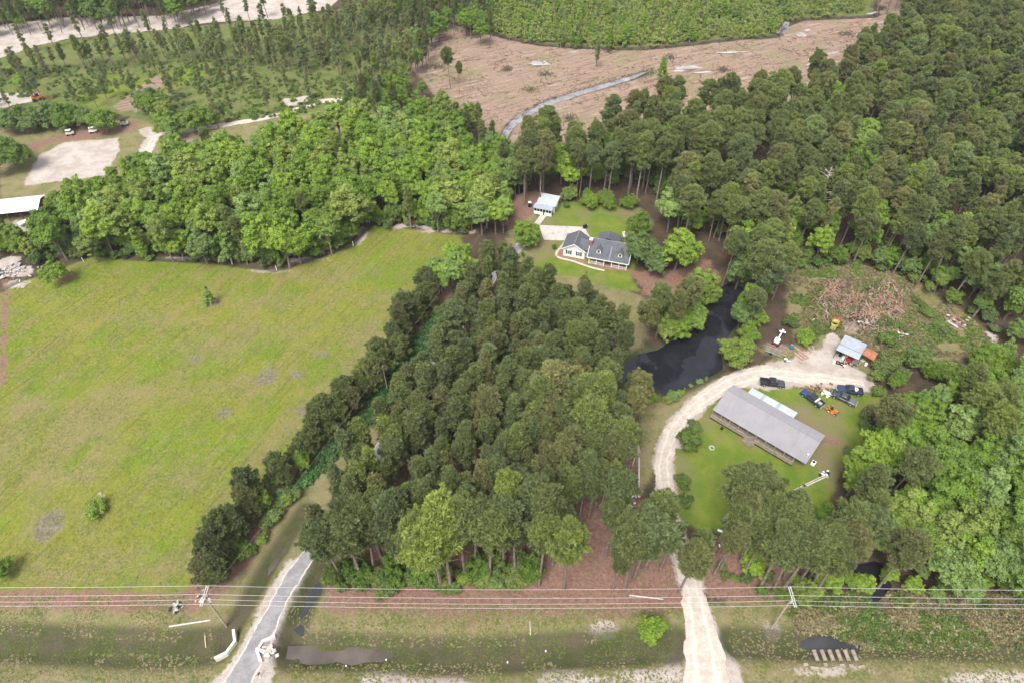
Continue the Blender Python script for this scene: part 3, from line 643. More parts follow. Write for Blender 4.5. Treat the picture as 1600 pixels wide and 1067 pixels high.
NAMES = {'tall_pine': ('pine_tree', 'tree'), 'slim_pine': ('pine_tree', 'tree'), 'thin_pine': ('pine_tree', 'tree'), 'low_pine': ('pine_tree', 'tree'), 'broadleaf': ('broadleaf_tree', 'tree'),
         'pointed': ('broadleaf_tree', 'tree'), 'bushy': ('broadleaf_tree', 'tree'), 'sapling': ('young_tree', 'tree'), 'shrub': ('shrub', 'shrub'), 'dead': ('dead_tree', 'tree')}
PL = []   # every plant: dict
def plant(kind, x, y, h, tint=None, wide=1.0, stand=None, label=None):
    PL.append(dict(k=kind, x=x, y=y, h=h, t=float(rng.random() if tint is None else tint), w=wide, s=stand, l=label, r=rng.uniform(0, 6.28), v=int(rng.integers(len(PROTO[kind])))))

# ------------------------------------------------------------------ where trees may not stand
KEEP = []
def keep_poly(pts, grow=0.0, z=0.0): KEEP.append(('p', GP(pts, z), grow))
def keep_line(line, hw): KEEP.append(('l', line, hw))
keep_line(LANE, 1.2); keep_line(ROAD, 3.2); keep_line(SPUR, 3)
KEEP.append(('p', POND, -0.5))
keep_poly([(842,345),(915,352),(990,360),(1000,425),(900,412),(862,404)], 1.5)
keep_poly([(832,312),(876,312),(868,336),(832,334)], 1.0); keep_poly([(1108,640),(1172,590),(1298,690),(1262,740)], 1.5)
keep_poly([(1300,545),(1320,522),(1375,552),(1350,575)], 1)
keep_poly([(948,628),(975,628),(985,645),(955,645)], 0.5); keep_poly([(-40,320),(60,312),(75,355),(-40,365)], 1)
def blocked(X, Y):
    r = np.zeros(X.shape, bool)
    for t, g_, a in KEEP: r |= (sd_poly(g_, X, Y) > -a) if t == 'p' else (sd_line(g_, a, X, Y) > 0)
    return r
def fill(kinds, poly, zc, spacing, hr, stand, tint=(0, 1), wide=(.85, 1.15), holes=(), gap=0.0, weights=None, dens=None):
    """jittered stand of trees whose crowns (at height zc) cover the surveyed outline"""
    pw = GP(poly, zc); x0, y0 = pw.min(0); x1, y1 = pw.max(0)
    xs = np.arange(x0, x1, spacing); ys = np.arange(y0, y1, spacing * 0.87)
    X, Y = np.meshgrid(xs, ys); X = X + (np.arange(len(ys)) % 2)[:, None] * spacing * 0.5
    X = (X + rng.uniform(-.42, .42, X.shape) * spacing).ravel(); Y = (Y + rng.uniform(-.42, .42, Y.shape) * spacing).ravel()
    ok = inside(pw, X, Y) & ~blocked(X, Y) & (rng.random(X.shape) > gap)
    for hpoly in holes: ok &= ~inside(GP(hpoly), X, Y)
    X = X[ok]; Y = Y[ok]; patch = vnoise(X, Y, 14, 77)
    for x, y, q in zip(X, Y, patch):
        k = kinds[int(rng.choice(len(kinds), p=weights))] if len(kinds) > 1 else kinds[0]
        t = tint[0] + (tint[1] - tint[0]) * (0.4 * q + 0.6 * rng.random())
        plant(k, float(x), float(y), float(rng.uniform(*hr[k] if isinstance(hr, dict) else hr)), t, float(rng.uniform(*wide)), stand)

# ------------------------------------------------------------------ stands of trees
CENTRE = [(742,392),(790,385),(832,420),(858,440),(905,452),(950,462),(985,510),(980,560),(955,595),(978,640),(990,700),(975,745),(950,775),(895,800),(860,850),(760,835),(640,830),(520,830),(482,800),(490,748),(530,695),(578,650),(626,600),(656,560),(692,505),(716,440)]
fill(['slim_pine', 'tall_pine'], CENTRE, 13, 3.35, {'slim_pine': (12.5, 20), 'tall_pine': (16, 20)}, 'dense pine stand beside the asphalt lane', (0, .75), weights=[.9, .1], gap=.06, wide=(.8, 1.2))
# large foreground pines, standing where their trunks meet the ground
BIG = [(536,909,22,.15,1.0),(566,905,23,.2,1.05),(585,893,22,.25,.9),(622,895,24,.15,1.0),(648,905,20,.3,.9),(673,913,23,.75,1.0),(690,918,25,.85,1.15),(705,919,26,.9,1.15),(728,900,25,.6,1.05),(742,892,23,.45,1),
       (765,905,24,.4,1.0),(785,890,24,.3,.95),(805,900,22,.3,.9),(841,917,24,.55,.85),(881,922,25,.75,.8),(858,870,24,.35,1.0),(825,860,23,.3,1.05),(795,850,25,.9,.8),(600,880,22,.2,1),(555,870,20,.15,1),
       (956,925,15,.2,.8),(962,902,19,.45,1.0),(945,872,19,.4,.9),(975,925,24,.35,.95),(990,905,25,.3,1.15),(1008,890,24,.4,1.1),(1060,926,20,.5,1.0),(1075,900,17,.6,.95),(1030,893,17,.4,1),(1115,898,18,.5,.95),
       (916,735,23,.75,1.1),(900,700,22,.7,1.15),(935,690,23,.75,1.1),(872,680,22,.8,1.3),(845,690,22,.7,1.1),(960,760,21,.55,1.1),(985,690,17,.8,1.0),(925,780,20,.4,.9),(935,650,18,.6,1),(998,660,16,.8,1),(950,830,22,.3,.9),(905,810,22,.45,.95),(890,760,20,.5,1),(975,645,14,.55,1),(870,785,21,.5,1)]
for x, y, h, t, wd in BIG:
    p = G(x, y); plant('tall_pine', p[0], p[1], h, t, wd * .95, 'front edge of the pine stand by the power line')
# strip of trees between meadow and lane
ROW = [(722,398),(700,415),(672,440),(650,465),(632,490),(618,515),(600,538),(580,560),(560,580),(545,600),(528,622),(510,645),(490,668),(462,690),(440,712),(418,732),(400,752),(382,775),(368,795),(350,815),(338,838),(328,858)]
for q, (x, y) in enumerate(ROW):
    if q == 15: continue
    far_ = y < 450
    for dx, dy in ((-5, -2), (2, 5), (-13, 8), (-8, -7)):
        p = G(x + dx + rng.uniform(-5, 5), y + dy + 14 + rng.uniform(-4, 4), 6.0)
        u = rng.random()
        if y < 425: plant('broadleaf', p[0], p[1], rng.uniform(9, 12), rng.uniform(.7, 1), .95, 'tree strip between the meadow and the lane')
        elif u < .68: plant('low_pine', p[0], p[1], rng.uniform(6.5, 12), rng.uniform(0, .5), rng.uniform(.8, 1.1), 'tree strip between the meadow and the lane')
        elif u < .9: plant('bushy', p[0], p[1], rng.uniform(4, 7), rng.uniform(.3, 1), .7, 'tree strip between the meadow and the lane')
# broadleaf wood, upper left
BW = [(60,372),(60,345),(100,325),(160,290),(205,264),(235,250),(275,238),(330,223),(400,211),(470,197),(520,176),(560,176),(600,184),(640,188),(690,215),(735,240),(790,275),(808,305),(795,330),(760,338),(700,330),(640,320),(600,318),(565,318),(540,345),(500,366),(440,380),(400,380),(330,372),(220,370),(130,368)]
fill(['broadleaf', 'pointed', 'slim_pine'], BW, 9, 5.4, {'broadleaf': (11, 16), 'pointed': (11, 16), 'slim_pine': (12, 17)}, 'bright broadleaf wood above the meadow', (.3, 1.05), weights=[.62, .32, .06])
fill(['broadleaf', 'tall_pine'], [(-60,345),(0,350),(60,360),(150,350),(210,372),(130,378),(60,378),(0,375),(-60,372)], 8, 5.5, {'broadleaf': (9, 14), 'tall_pine': (13, 16)}, 'dark trees beside the white-roofed barn', (.05, .55), weights=[.85, .15])
fill(['broadleaf', 'slim_pine'], [(560,135),(620,120),(640,150),(700,160),(760,190),(780,215),(830,235),(830,290),(800,290),(740,245),(690,215),(620,180),(570,160)], 8, 5.6, {'broadleaf': (10, 14), 'slim_pine': (13, 17)}, 'dark wood below the felled ground', (0, .6), weights=[.75, .25])
for pts, n_, hh, tt in [([(-20,402),(60,404),(110,398),(200,396),(330,400),(430,413),(490,400),(548,376),(570,350)], 44, (4.5, 8), (.15, .95)), ([(590,350),(650,350),(735,362)], 12, (5, 9), (.2, .8)), ([(800,300),(795,325)], 3, (5, 8), (.3, .6))]:
    ln = GP(pts); s = np.r_[0, np.cumsum(np.hypot(*np.diff(ln, axis=0).T))]
    for u in np.linspace(0, s[-1], n_): plant('bushy', float(np.interp(u, s, ln[:, 0]) + rng.uniform(-1.5, 1.5)), float(np.interp(u, s, ln[:, 1]) + rng.uniform(0, 3)), rng.uniform(*hh), rng.uniform(*tt), rng.uniform(.6, .85), 'bright broadleaf wood above the meadow')
fill(['bushy'], [(800,262),(1010,292),(1085,345),(1240,402),(1500,430),(1500,400),(1240,370),(1100,310),(1000,262),(800,240)], 2.5, 5.0, (4, 8), 'dark understorey below the right forest', (0, .55), wide=(.6, .85), holes=[[(848,322),(880,314),(1000,322),(1000,400),(850,400)]])
fill(['bushy'], [(512,912),(870,910),(850,862),(520,865)], 3, 4.0, (4, 8.5), 'dark understorey in the pine stand', (0, .35), wide=(.5, .7))
fill(['bushy'], [(1255,925),(1360,922),(1350,885),(1270,880),(1180,870)], 3, 4.0, (3.5, 6.5), 'understorey below the home pines', (.1, .8), wide=(.6, .85))
# right-hand pine forest
FR = [(812,225),(830,200),(865,195),(905,200),(950,175),(985,165),(1010,140),(1050,142),(1090,135),(1130,138),(1170,130),(1195,108),(1240,112),(1290,105),(1330,85),(1345,62),(1380,45),(1410,15),(1440,-15),(1440,-60),(1800,-60),(1800,470),(1600,440),(1540,418),(1500,392),(1440,372),(1420,350),(1330,345),(1255,345),(1240,395),(1180,430),(1130,420),(1080,340),(1030,330),(960,290),(900,285),(870,270),(820,265)]
fill(['tall_pine', 'slim_pine', 'broadleaf'], FR, 15, 5.8, {'tall_pine': (17, 23), 'slim_pine': (17, 22), 'broadleaf': (11, 16)}, 'dark pine forest on the right', (.1, .95), weights=[.52, .28, .20], holes=[[(848,322),(880,310),(1000,318),(1100,400),(1110,480),(950,480),(850,420)]])
fill(['broadleaf'], [(1290,392),(1420,392),(1500,425),(1600,450),(1700,500),(1700,600),(1600,545),(1540,495),(1450,440),(1400,412),(1280,400)], 4, 5.5, (4, 8), 'low trees edging the debris clearing', (.15, .75))
fill(['broadleaf', 'tall_pine'], [(1130,410),(1225,418),(1215,460),(1192,505),(1170,530),(1155,520),(1165,470),(1130,440)], 8, 5, {'broadleaf': (9, 14), 'tall_pine': (15, 20)}, 'trees on the east bank of the pond', (.1, .8), weights=[.7, .3])
# lower right wood
LR = [(1372,615),(1420,595),(1500,580),(1600,575),(1800,540),(1800,930),(1600,925),(1500,905),(1400,900),(1350,880),(1340,820),(1355,770),(1345,740),(1330,700),(1370,660),(1385,630)]
fill(['broadleaf', 'pointed', 'tall_pine'], LR, 9, 5.5, {'broadleaf': (11, 16), 'pointed': (9, 13), 'tall_pine': (16, 20)}, 'mixed wood at the lower right', (.1, 1), weights=[.70, .12, .18])
fill(['tall_pine', 'broadleaf'], [(1135,775),(1180,745),(1225,735),(1290,745),(1350,760),(1370,830),(1350,890),(1290,870),(1230,850),(1170,850),(1130,830)], 15, 4.9, {'tall_pine': (17, 22), 'broadleaf': (8, 12)}, 'pines in front of the grey-roofed home', (.15, .7), weights=[.88, .12],
     holes=[[(1095,720),(1140,835),(1200,850),(1290,790),(1310,745),(1250,700)]])
for x, y, h in [(1186,920,22),(1208,923,21),(1222,922,22),(1240,921,21),(1262,905,20),(1200,895,22),(1282,915,19)]:
    p = G(x, y); plant('tall_pine', p[0], p[1], h, rng.uniform(.3, .6), 1.0, 'pines in front of the grey-roofed home')
fill(['broadleaf'], [(1240,890),(1330,880),(1500,900),(1800,915),(1800,930),(1500,928),(1330,922),(1250,922)], 3, 3.6, (3.5, 6), 'low bushes under the lower right wood', (.4, 1))
for x, y, h, t in [(1150,800,19,.4),(1172,778,20,.5),(1200,765,20,.35),(1215,800,19,.55),(1185,820,18,.6),(1150,835,17,.35),(1245,800,20,.4)]:
    p = G(x, y, h * .8); plant('tall_pine', p[0], p[1], h, t, 1.05, 'pines in front of the grey-roofed home')
fill(['bushy'], [(1372,575),(1410,562),(1480,562),(1560,545),(1640,560),(1640,600),(1500,590),(1420,605),(1380,610)], 2.5, 4.6, (4, 7.5), 'low trees right of the pickups', (.1, .9), wide=(.6, .9))
# sparse pines, upper left, and the wood beyond the sand pit
fill(['thin_pine', 'slim_pine'], [(-60,103),(0,86),(60,80),(250,54),(330,44),(420,40),(500,24),(560,6),(640,20),(650,95),(640,125),(560,105),(480,92),(330,80),(240,78),(150,84),(60,98),(-60,115)], 7, 4.8, {'thin_pine': (9, 13), 'slim_pine': (11, 14)}, 'thin pine plantation near the sand pit', (.35, 1), weights=[.8, .2], gap=.22)
fill(['thin_pine', 'sapling'], [(-60,125),(60,110),(200,95),(330,95),(560,120),(640,125),(620,160),(540,150),(470,148),(420,170),(330,185),(240,150),(130,160),(80,150),(-60,160)], 5, 7.6, {'thin_pine': (7, 12), 'sapling': (3, 6)}, 'scattered pines in the rough ground', (.3, .9), weights=[.72, .28], gap=.4)
fill(['thin_pine'], [(20,60),(200,28),(400,0),(500,-10),(520,20),(300,50),(100,72)], 6, 11, (9, 13), 'lone pines on the white sand pit', (.1, .5), gap=.3)
fill(['slim_pine', 'broadleaf'], [(-250,60),(0,25),(60,26),(250,18),(320,0),(330,-45),(-250,-60)], 8, 5.5, {'slim_pine': (11, 16), 'broadleaf': (8, 13)}, 'far wood beyond the sand pit', (0, .6), weights=[.6, .4])
fill(['slim_pine', 'broadleaf'], [(560,-2),(640,15),(650,100),(665,120),(640,140),(690,20),(760,40),(800,-60),(560,-60)], 9, 5.5, {'slim_pine': (12, 17), 'broadleaf': (8, 13)}, 'far wood beside the felled ground', (.1, .6), weights=[.6, .4])
fill(['sapling', 'pointed'], [(740,28),(800,50),(900,62),(1040,60),(1150,48),(1205,44),(1220,25),(1280,14),(1350,5),(1350,-60),(760,-60)], 4, 4.4, {'sapling': (5, 8), 'pointed': (7, 10)}, 'pale saplings beyond the felled ground', (.2, 1), weights=[.82, .18])
fill(['slim_pine'], [(1380,-5),(1440,-10),(1440,-60),(1360,-60)], 9, 6, (12, 16), 'far wood beyond the felled ground', (.2, .7))
# trees round the sandy lot and barn
for x, y, h, t, wd in [(12,190,9,.3,1.1),(15,245,10,.1,1.3),(-15,225,9,.3,1.2),(35,182,8,.2,1),(55,183,8,.15,1),(75,180,9,.15,1.1),(95,182,9,.2,1.1),(115,180,8,.2,1),(135,185,8,.3,1),(160,190,9,.35,1.2),(45,195,7,.3,1),(100,192,7,.25,1),
                    (235,160,10,.35,1),(250,172,8,.8,.9),(265,195,9,.6,1.1),(300,190,9,.5,1.1),(320,185,8,.4,1),(30,128,6,.9,1),(225,262,9,.1,1),(95,320,9,.35,1),(120,300,9,.5,1),(165,300,9,.2,1.1),(80,345,9,.1,1)]:
    p = G(x, y, h * .5); plant('bushy', p[0], p[1], h, t, wd, 'trees round the sandy lot')
for x, y, h, t, wd in [(575,135,9,.2,1),(560,148,8,.1,1),(545,155,6,.2,1),(620,115,9,.6,1),(595,165,9,.2,1)]:
    p = G(x, y, h * .5); plant('bushy', p[0], p[1], h, t, wd * .7, 'dark trees where the track ends')
# round the white house
HT = [('broadleaf',1050,325,14,.95,1.1,None),('tall_pine',1078,330,21,.55,1.25,'broad-crowned pine with bare limbs above the white house'),('bushy',1000,385,10,.15,.9,'dark green tree overhanging the right end of the white house'),('bushy',1030,405,9,.15,.9,None),
      ('broadleaf',1062,385,14,.85,1.1,'bright green tree right of the dark tree by the white house'),('broadleaf',1075,400,12,.7,1,None),('bushy',822,363,8,.55,1.0,'round green tree left of the concrete parking pad'),('bushy',1000,345,7,.2,.9,None),
      ('broadleaf',1098,445,13,.5,1,None),('tall_pine',1035,480,17,.6,.95,'leaning pine on the west bank of the pond'),('bushy',1042,508,8,.65,.8,None),('tall_pine',1075,470,17,.5,1.05,None),('bushy',1062,500,9,.55,.85,None),('tall_pine',1010,500,17,.5,.9,None),('tall_pine',1058,480,17,.5,.9,None),('bushy',1088,488,9,.6,.8,None),('bushy',1105,455,9,.5,.8,None),('bushy',1050,480,8,.5,.8,None),
      ('bushy',1006,612,6,.7,.95,'rounded green tree on the south-west corner of the pond'),('bushy',1152,545,8,.5,1.0,'olive green tree overhanging the east side of the pond'),('bushy',1170,518,7,.4,.8,None),('bushy',1182,492,7,.75,.8,None),
      ('broadleaf',1160,490,10,.15,1,None),('tall_pine',1200,440,20,.3,1.2,None),('broadleaf',1160,415,12,.15,1.1,None),('broadleaf',1190,400,12,.25,1.1,None),('broadleaf',1225,370,13,.8,.6,'narrow vine-covered tree at the corner of the debris clearing'),
      ('tall_pine',820,270,19,.6,1.1,None),('tall_pine',845,268,20,.5,1,None),('tall_pine',955,262,20,.3,.9,None),('tall_pine',925,258,20,.3,.9,None),('tall_pine',905,255,20,.35,.9,None),
      ('bushy',1258,525,5,.85,1.0,'bright bush between the logs and the debris pile'),('broadleaf',1290,350,13,.25,1.1,None),('broadleaf',1260,340,13,.3,1,None)]
for k_, x, y, h, t, wd, lb in HT:
    p = G(x, y, h * .6); plant(k_, p[0], p[1], h, t, wd, 'trees round the white house and the pond', lb)
fill(['bushy'], [(870,292),(900,294),(940,303),(1000,318),(1000,328),(940,322),(880,308)], 2.5, 3.6, (4, 6), 'low trees behind the back lawn', (.25, .9), wide=(.7, .9))
# lone trees, in the open
LONE = [('bushy',88,428,7.5,.9,.75,'bright green tree at the upper left of the meadow'),('pointed',323,460,6.5,.6,1.25,'small bushy tree alone in the middle of the meadow'),('shrub',150,793,2.8,1.0,1.15,'yellow-green bush alone in the lower meadow'),
        ('bushy',5,888,4,.4,1.0,'low green bush at the left edge of the meadow'),('pointed',1035,108,10,.7,1.2,'green tree alone on the felled ground below the puddle'),('thin_pine',933,85,11,.5,1,'spindly tree alone in the middle of the felled ground'),
        ('tall_pine',702,108,16,.4,.9,'left pine of the pair on the felled ground'),('tall_pine',716,122,13,.4,.7,'right pine of the pair on the felled ground'),('tall_pine',658,78,15,.4,.9,'pine at the upper left corner of the felled ground'),
        ('bushy',1020,978,6.4,.7,.85,'large round bush beside the pale dirt road'),('bushy',1178,885,4.6,1.0,.85,'vivid green bush below the pines right of the dirt road'),
        ('shrub',1076,685,4.6,.2,1.1,'largest dark shrub beside the bend of the dirt road'),('shrub',1082,662,2.6,.3,1,'small dark shrub behind the largest one at the bend'),('shrub',1088,668,2.4,.6,1.1,'pale green shrub on the lawn side of the road bend'),
        ('shrub',1066,752,2.8,.2,1.1,'small round shrub halfway down the dirt road'),('shrub',1069,782,3.6,.1,1.0,'dark oval shrub nearest the pines beside the dirt road'),('shrub',817,398,1.6,.2,.7,None),('shrub',866,386,1.6,.2,.8,'small dark shrub beside the planting bed corner'),
        ('shrub',1053,617,2.2,.95,1.0,None),('shrub',1064,613,1.8,1,1,None),('shrub',1045,622,2,.8,1,None),('shrub',1400,520,2.4,.5,1,None),('shrub',1385,518,2,.4,1,None),('shrub',1235,502,3,.2,1,None),('shrub',885,320,2,.3,1,None)]
for k_, x, y, h, t, wd, lb in LONE:
    p = G(x, y, h * .5); plant(k_, p[0], p[1], h, t, wd, 'open ground', lb)
for x, y, h, lb in [(701,545,13,'pale dead tree standing among the pines'),(482,368,9,'bleached dead tree at the meadow edge of the broadleaf wood'),(410,350,10,'grey dead tree inside the broadleaf wood'),(345,352,8,'small dead tree low in the broadleaf wood'),
                    (160,775,2.4,'bare white bush beside the yellow-green bush'),(1412,880,9,'white dead trunk at the front of the lower right wood'),(1290,300,15,None),(1400,700,12,None)]:
    p = G(x, y, h * .6); plant('dead', p[0], p[1], h, .5, 1.2, 'dead trees', lb)
# undergrowth along the woods' front edges
for pts, n_, hh, tt in [([(520,918),(600,918),(690,916),(760,912),(830,905)], 46, (1.6, 3.4), (.3, 1)), ([(1120,905),(1160,915),(1240,925)], 10, (1.2, 2.5), (.1, .8)), ([(345,905),(372,880),(402,850),(415,825),(440,790),(460,770)], 12, (1.6, 3), (.4, .9)),
                        ([(60,408),(200,398),(330,402),(430,416),(500,396),(552,378)], 42, (2, 4), (.1, .8)), ([(590,352),(650,352),(720,362)], 14, (2, 4), (.2, .7)), ([(1240,425),(1300,412),(1400,425),(1500,470),(1560,520)], 22, (1.5, 4), (.1, .8)),
                        ([(1380,540),(1400,575),(1375,590),(1370,620)], 12, (2, 4), (.2, .8)), ([(1330,715),(1345,740),(1352,700),(1362,660)], 9, (1.5, 3.5), (.2, .7)), ([(1430,470),(1440,500),(1480,520)], 6, (1.5, 3), (.2, .8)), ([(1020,625),(1060,612),(1105,590)], 8, (.8, 1.6), (.6, 1)),
                        ([(770,345),(790,325),(800,300)], 6, (2, 4), (.2, .7))]:
    ln = GP(pts); s = np.r_[0, np.cumsum(np.hypot(*np.diff(ln, axis=0).T))]
    for u in np.linspace(0, s[-1], n_):
        plant('shrub', float(np.interp(u, s, ln[:, 0]) + rng.uniform(-1.6, 1.6)), float(np.interp(u, s, ln[:, 1]) + rng.uniform(-1.2, 2.2)), rng.uniform(*hh), rng.uniform(*tt), rng.uniform(.8, 1.2), 'undergrowth along the wood edge')

# ------------------------------------------------------------------ plant them
xs = np.array([p['x'] for p in PL]); ys = np.array([p['y'] for p in PL]); zs = height(xs, ys, False)
for p, z in zip(PL, zs):
    p['z'] = float(z) - 0.05
    p['px'] = PJ((p['x'], p['y'], z + p['h'] * .6)); p['d'] = math.dist((p['x'], p['y'], z), (0, 0, CAM_H)) / max(p['h'], 1)
def seen(p): return -40 < p['px'][0] < 1640 and -30 < p['px'][1] < 1100
LIMIT = {'pine_tree': 290, 'broadleaf_tree': 290, 'young_tree': 0, 'shrub': 210, 'dead_tree': 50}
TONE = {'pine_tree': ['dark', 'olive', 'pale green'], 'broadleaf_tree': ['dark green', 'mid green', 'bright green'], 'young_tree': ['olive', 'green', 'yellow-green'], 'shrub': ['dark green', 'mid green', 'bright green'], 'dead_tree': ['grey', 'pale', 'pale']}
byname = {}
MARKS = [(60,160,'the orange loader'),(110,250,'the sandy lot'),(30,325,'the white-roofed barn'),(20,430,'the rubble at the upper left of the meadow'),(132,405,'the left white post of the meadow edge'),(240,225,'the pale track end by the sandy lot'),(205,160,'the brown soil strip'),
 (230,300,'the left end of the bright wood'),(330,400,'the middle of the upper meadow edge'),(300,260,'the wood below the pale track'),(410,350,'the grey dead tree in the bright wood'),(432,415,'the second white post'),(482,368,'the bleached dead tree'),(552,380,'the bend of the meadow edge'),(578,345,'the far corner of the meadow'),
 (400,200,'the pale track along the bright wood'),(380,270,'the heart of the bright wood'),(480,260,'the crest of the bright wood'),(500,320,'the wood behind the bleached dead tree'),(520,170,'the far end of the pale track'),(600,210,'the upper right of the bright wood'),(640,290,'the wood behind the far meadow corner'),(700,350,'the top right of the meadow'),
 (690,200,'the wood below the felled ground'),(750,260,'the wood left of the stream mouth'),(784,320,'the lamp pole left of the outbuilding'),(790,210,'the lower end of the silvery stream'),(855,318,'the white outbuilding'),(822,363,'the concrete parking pad'),(935,385,'the white house'),(940,305,'the back lawn'),(1000,365,'the patio'),(1060,340,'the pine with bare limbs above the house'),
 (1060,440,'the red-brown clearing above the pond'),(1110,460,'the north tip of the pond'),(1020,540,'the west bank of the pond'),(1150,540,'the east bank of the pond'),(1010,610,'the south-west corner of the pond'),(1080,610,'the south bank of the pond'),(1215,540,'the white boom machine'),(1235,420,'the left corner of the debris clearing'),(1350,410,'the back of the debris clearing'),(1450,450,'the right corner of the debris clearing'),(1500,510,'the branch heap'),(1390,520,'the right side of the debris pile'),
 (1335,545,'the tin shed'),(1325,610,'the parked grey-green pickup'),(1365,650,'the grass edge right of the mower'),(1340,730,'the right end of the fallen trunks'),(1270,760,'the twin fallen trunks'),(1157,828,'the white scrap heap'),(1178,885,'the vivid green bush'),(1240,925,'the right utility pole'),(1085,900,'the dirt road under the wires'),(1050,810,'the dirt road where pines overhang it'),(998,745,'the long straight timber'),(958,635,'the small white shed'),
 (983,777,'the small pale scrap heap'),(930,850,'the open pine straw'),(881,922,'the rightmost bare trunk of the stand front'),(790,900,'the right half of the stand front'),(700,905,'the twin bright front pines'),(610,900,'the left half of the stand front'),(530,900,'the dark water beside the lane'),(495,860,'the lane where crowns cover it'),(560,760,'the lane halfway up the stand'),(600,690,'the lane gap with bare trunks'),(650,610,'the upper lane gap'),(701,545,'the pale dead tree in the stand'),(735,470,'the lane opposite the vines'),
 (760,400,'the upper tip of the stand'),(850,460,'the stand edge facing the white house'),(930,480,'the stand corner facing the side lawn'),(800,540,'the upper middle of the stand'),(880,560,'the stand west of the pond'),(760,640,'the very centre of the stand'),(850,650,'the broad bright crowns in the stand'),(700,720,'the lower middle of the stand'),(800,760,'the stand behind the front pines'),(880,760,'the stand beside the open straw'),(620,800,'the lower left of the stand'),
 (705,425,'the upper end of the vine bank'),(650,470,'the upper third of the meadow strip'),(600,540,'the vine bank middle'),(540,620,'the lower end of the vine bank'),(480,690,'the middle of the meadow strip'),(410,760,'the lower third of the meadow strip'),(340,850,'the lower end of the meadow strip'),(315,925,'the left utility pole'),(380,870,'the narrow ditch left of the lane'),
 (830,230,'the forest tip by the stream'),(900,250,'the forest behind the outbuilding'),(1000,230,'the forest above the back lawn'),(1000,160,'the forest edge below the stream bend'),(1100,160,'the forest edge by the felled ground'),(1150,260,'the forest above the pine with bare limbs'),(1200,360,'the forest above the debris clearing corner'),(1230,200,'the forest below the striped puddles'),(1300,110,'the striped puddles'),(1330,300,'the forest behind the debris clearing'),(1450,330,'the forest high above the debris clearing'),(1570,400,'the right photo edge above the clearing'),
 (1420,620,'the wood right of the pickups'),(1500,600,'the upper part of the lower right wood'),(1580,640,'the right photo edge level with the home'),(1420,720,'the wood right of the fallen trunks'),(1510,740,'the heart of the lower right wood'),(1580,800,'the right photo edge of the lower wood'),(1412,880,'the white dead trunk'),(1500,880,'the front of the lower right wood'),(1350,900,'the black swamp water'),(1580,920,'the lower right corner of the wood'),(1300,850,'the pines behind the right utility pole'),(1200,800,'the pines before the home'),
 (1078,682,'the bend of the dirt road'),(1020,975,'the round bush by the dirt road'),(1037,105,'the lone tree on the felled ground'),(700,115,'the felled ground left corner'),(600,130,'the dark wood where the track ends'),(300,190,'the track bend beside the dark trees'),(60,185,'the dark trees above the sandy lot'),(5,245,'the left photo edge beside the sandy lot'),(120,370,'the wood between barn and meadow')]
MARK_XY = [G(a, b)[:2] for a, b, c in MARKS]
ORD = ['closest', 'second closest', 'third closest', 'fourth closest', 'fifth closest', 'sixth closest', 'seventh closest', 'eighth closest', 'ninth closest', 'tenth closest', 'eleventh closest', 'twelfth closest', 'thirteenth closest', 'fourteenth closest', 'fifteenth closest'] + ['fairly close'] * 400
RANK = {}
def rank_labels(nm, ind):
    cells = {}
    for p in ind:
        if p['l']: continue
        tone = TONE[nm][min(int(p['t'] * 3), 2)]
        ds = [math.hypot(p['x'] - m[0], p['y'] - m[1]) for m in MARK_XY]; j = int(np.argmin(ds)); cells.setdefault((tone, j), []).append((ds[j], id(p), p))
    noun = {'pine_tree': 'pine', 'broadleaf_tree': 'broadleaf tree', 'shrub': 'shrub', 'dead_tree': 'dead tree'}.get(nm, 'tree')
    for (tone, j), l in cells.items():
        l.sort(key=lambda a: a[:2])
        for q, (d, _, p) in enumerate(l): p['l2'] = '%s %s %s to %s' % (tone, noun, ORD[q], MARKS[j][2])
for p in PL: byname.setdefault(NAMES[p['k']][0], []).append(p)
proto_col = bpy.data.collections.new('plant_prototypes')     # not linked to the scene: only sources for the far woods
def proto_joined(kind):
    c = bpy.data.collections.new('proto_' + kind)
    for i, (tm, cm, h) in enumerate(PROTO[kind]):
        a = MB(); 
        me_ = bpy.data.meshes.new(kind + '_joined'); nv = len(tm.vertices); nv2 = len(cm.vertices)
        co = np.empty((nv + nv2) * 3, np.float32); t_ = np.empty(nv * 3, np.float32); c_ = np.empty(nv2 * 3, np.float32)
        tm.vertices.foreach_get('co', t_); cm.vertices.foreach_get('co', c_); co[:nv*3] = t_; co[nv*3:] = c_
        fs = [tuple(q.vertices) for q in tm.polygons] + [tuple(v + nv for v in q.vertices) for q in cm.polygons]
        me_.from_pydata(co.reshape(-1, 3).tolist(), [], fs)
        me_.materials.append(tm.materials[0]); me_.materials.append(cm.materials[0])
        me_.polygons.foreach_set('material_index', [0] * len(tm.polygons) + [1] * len(cm.polygons))
        lf = np.zeros(len(cm.polygons), np.float32)
        if 'leaf' in cm.attributes: cm.attributes['leaf'].data.foreach_get('value', lf)
        at = me_.attributes.new('leaf', 'FLOAT', 'FACE'); at.data.foreach_set('value', np.r_[np.zeros(len(tm.polygons), np.float32), lf])
        ob = bpy.data.objects.new('source_%s_%02d' % (kind, i), me_); c.objects.link(ob)
    return c
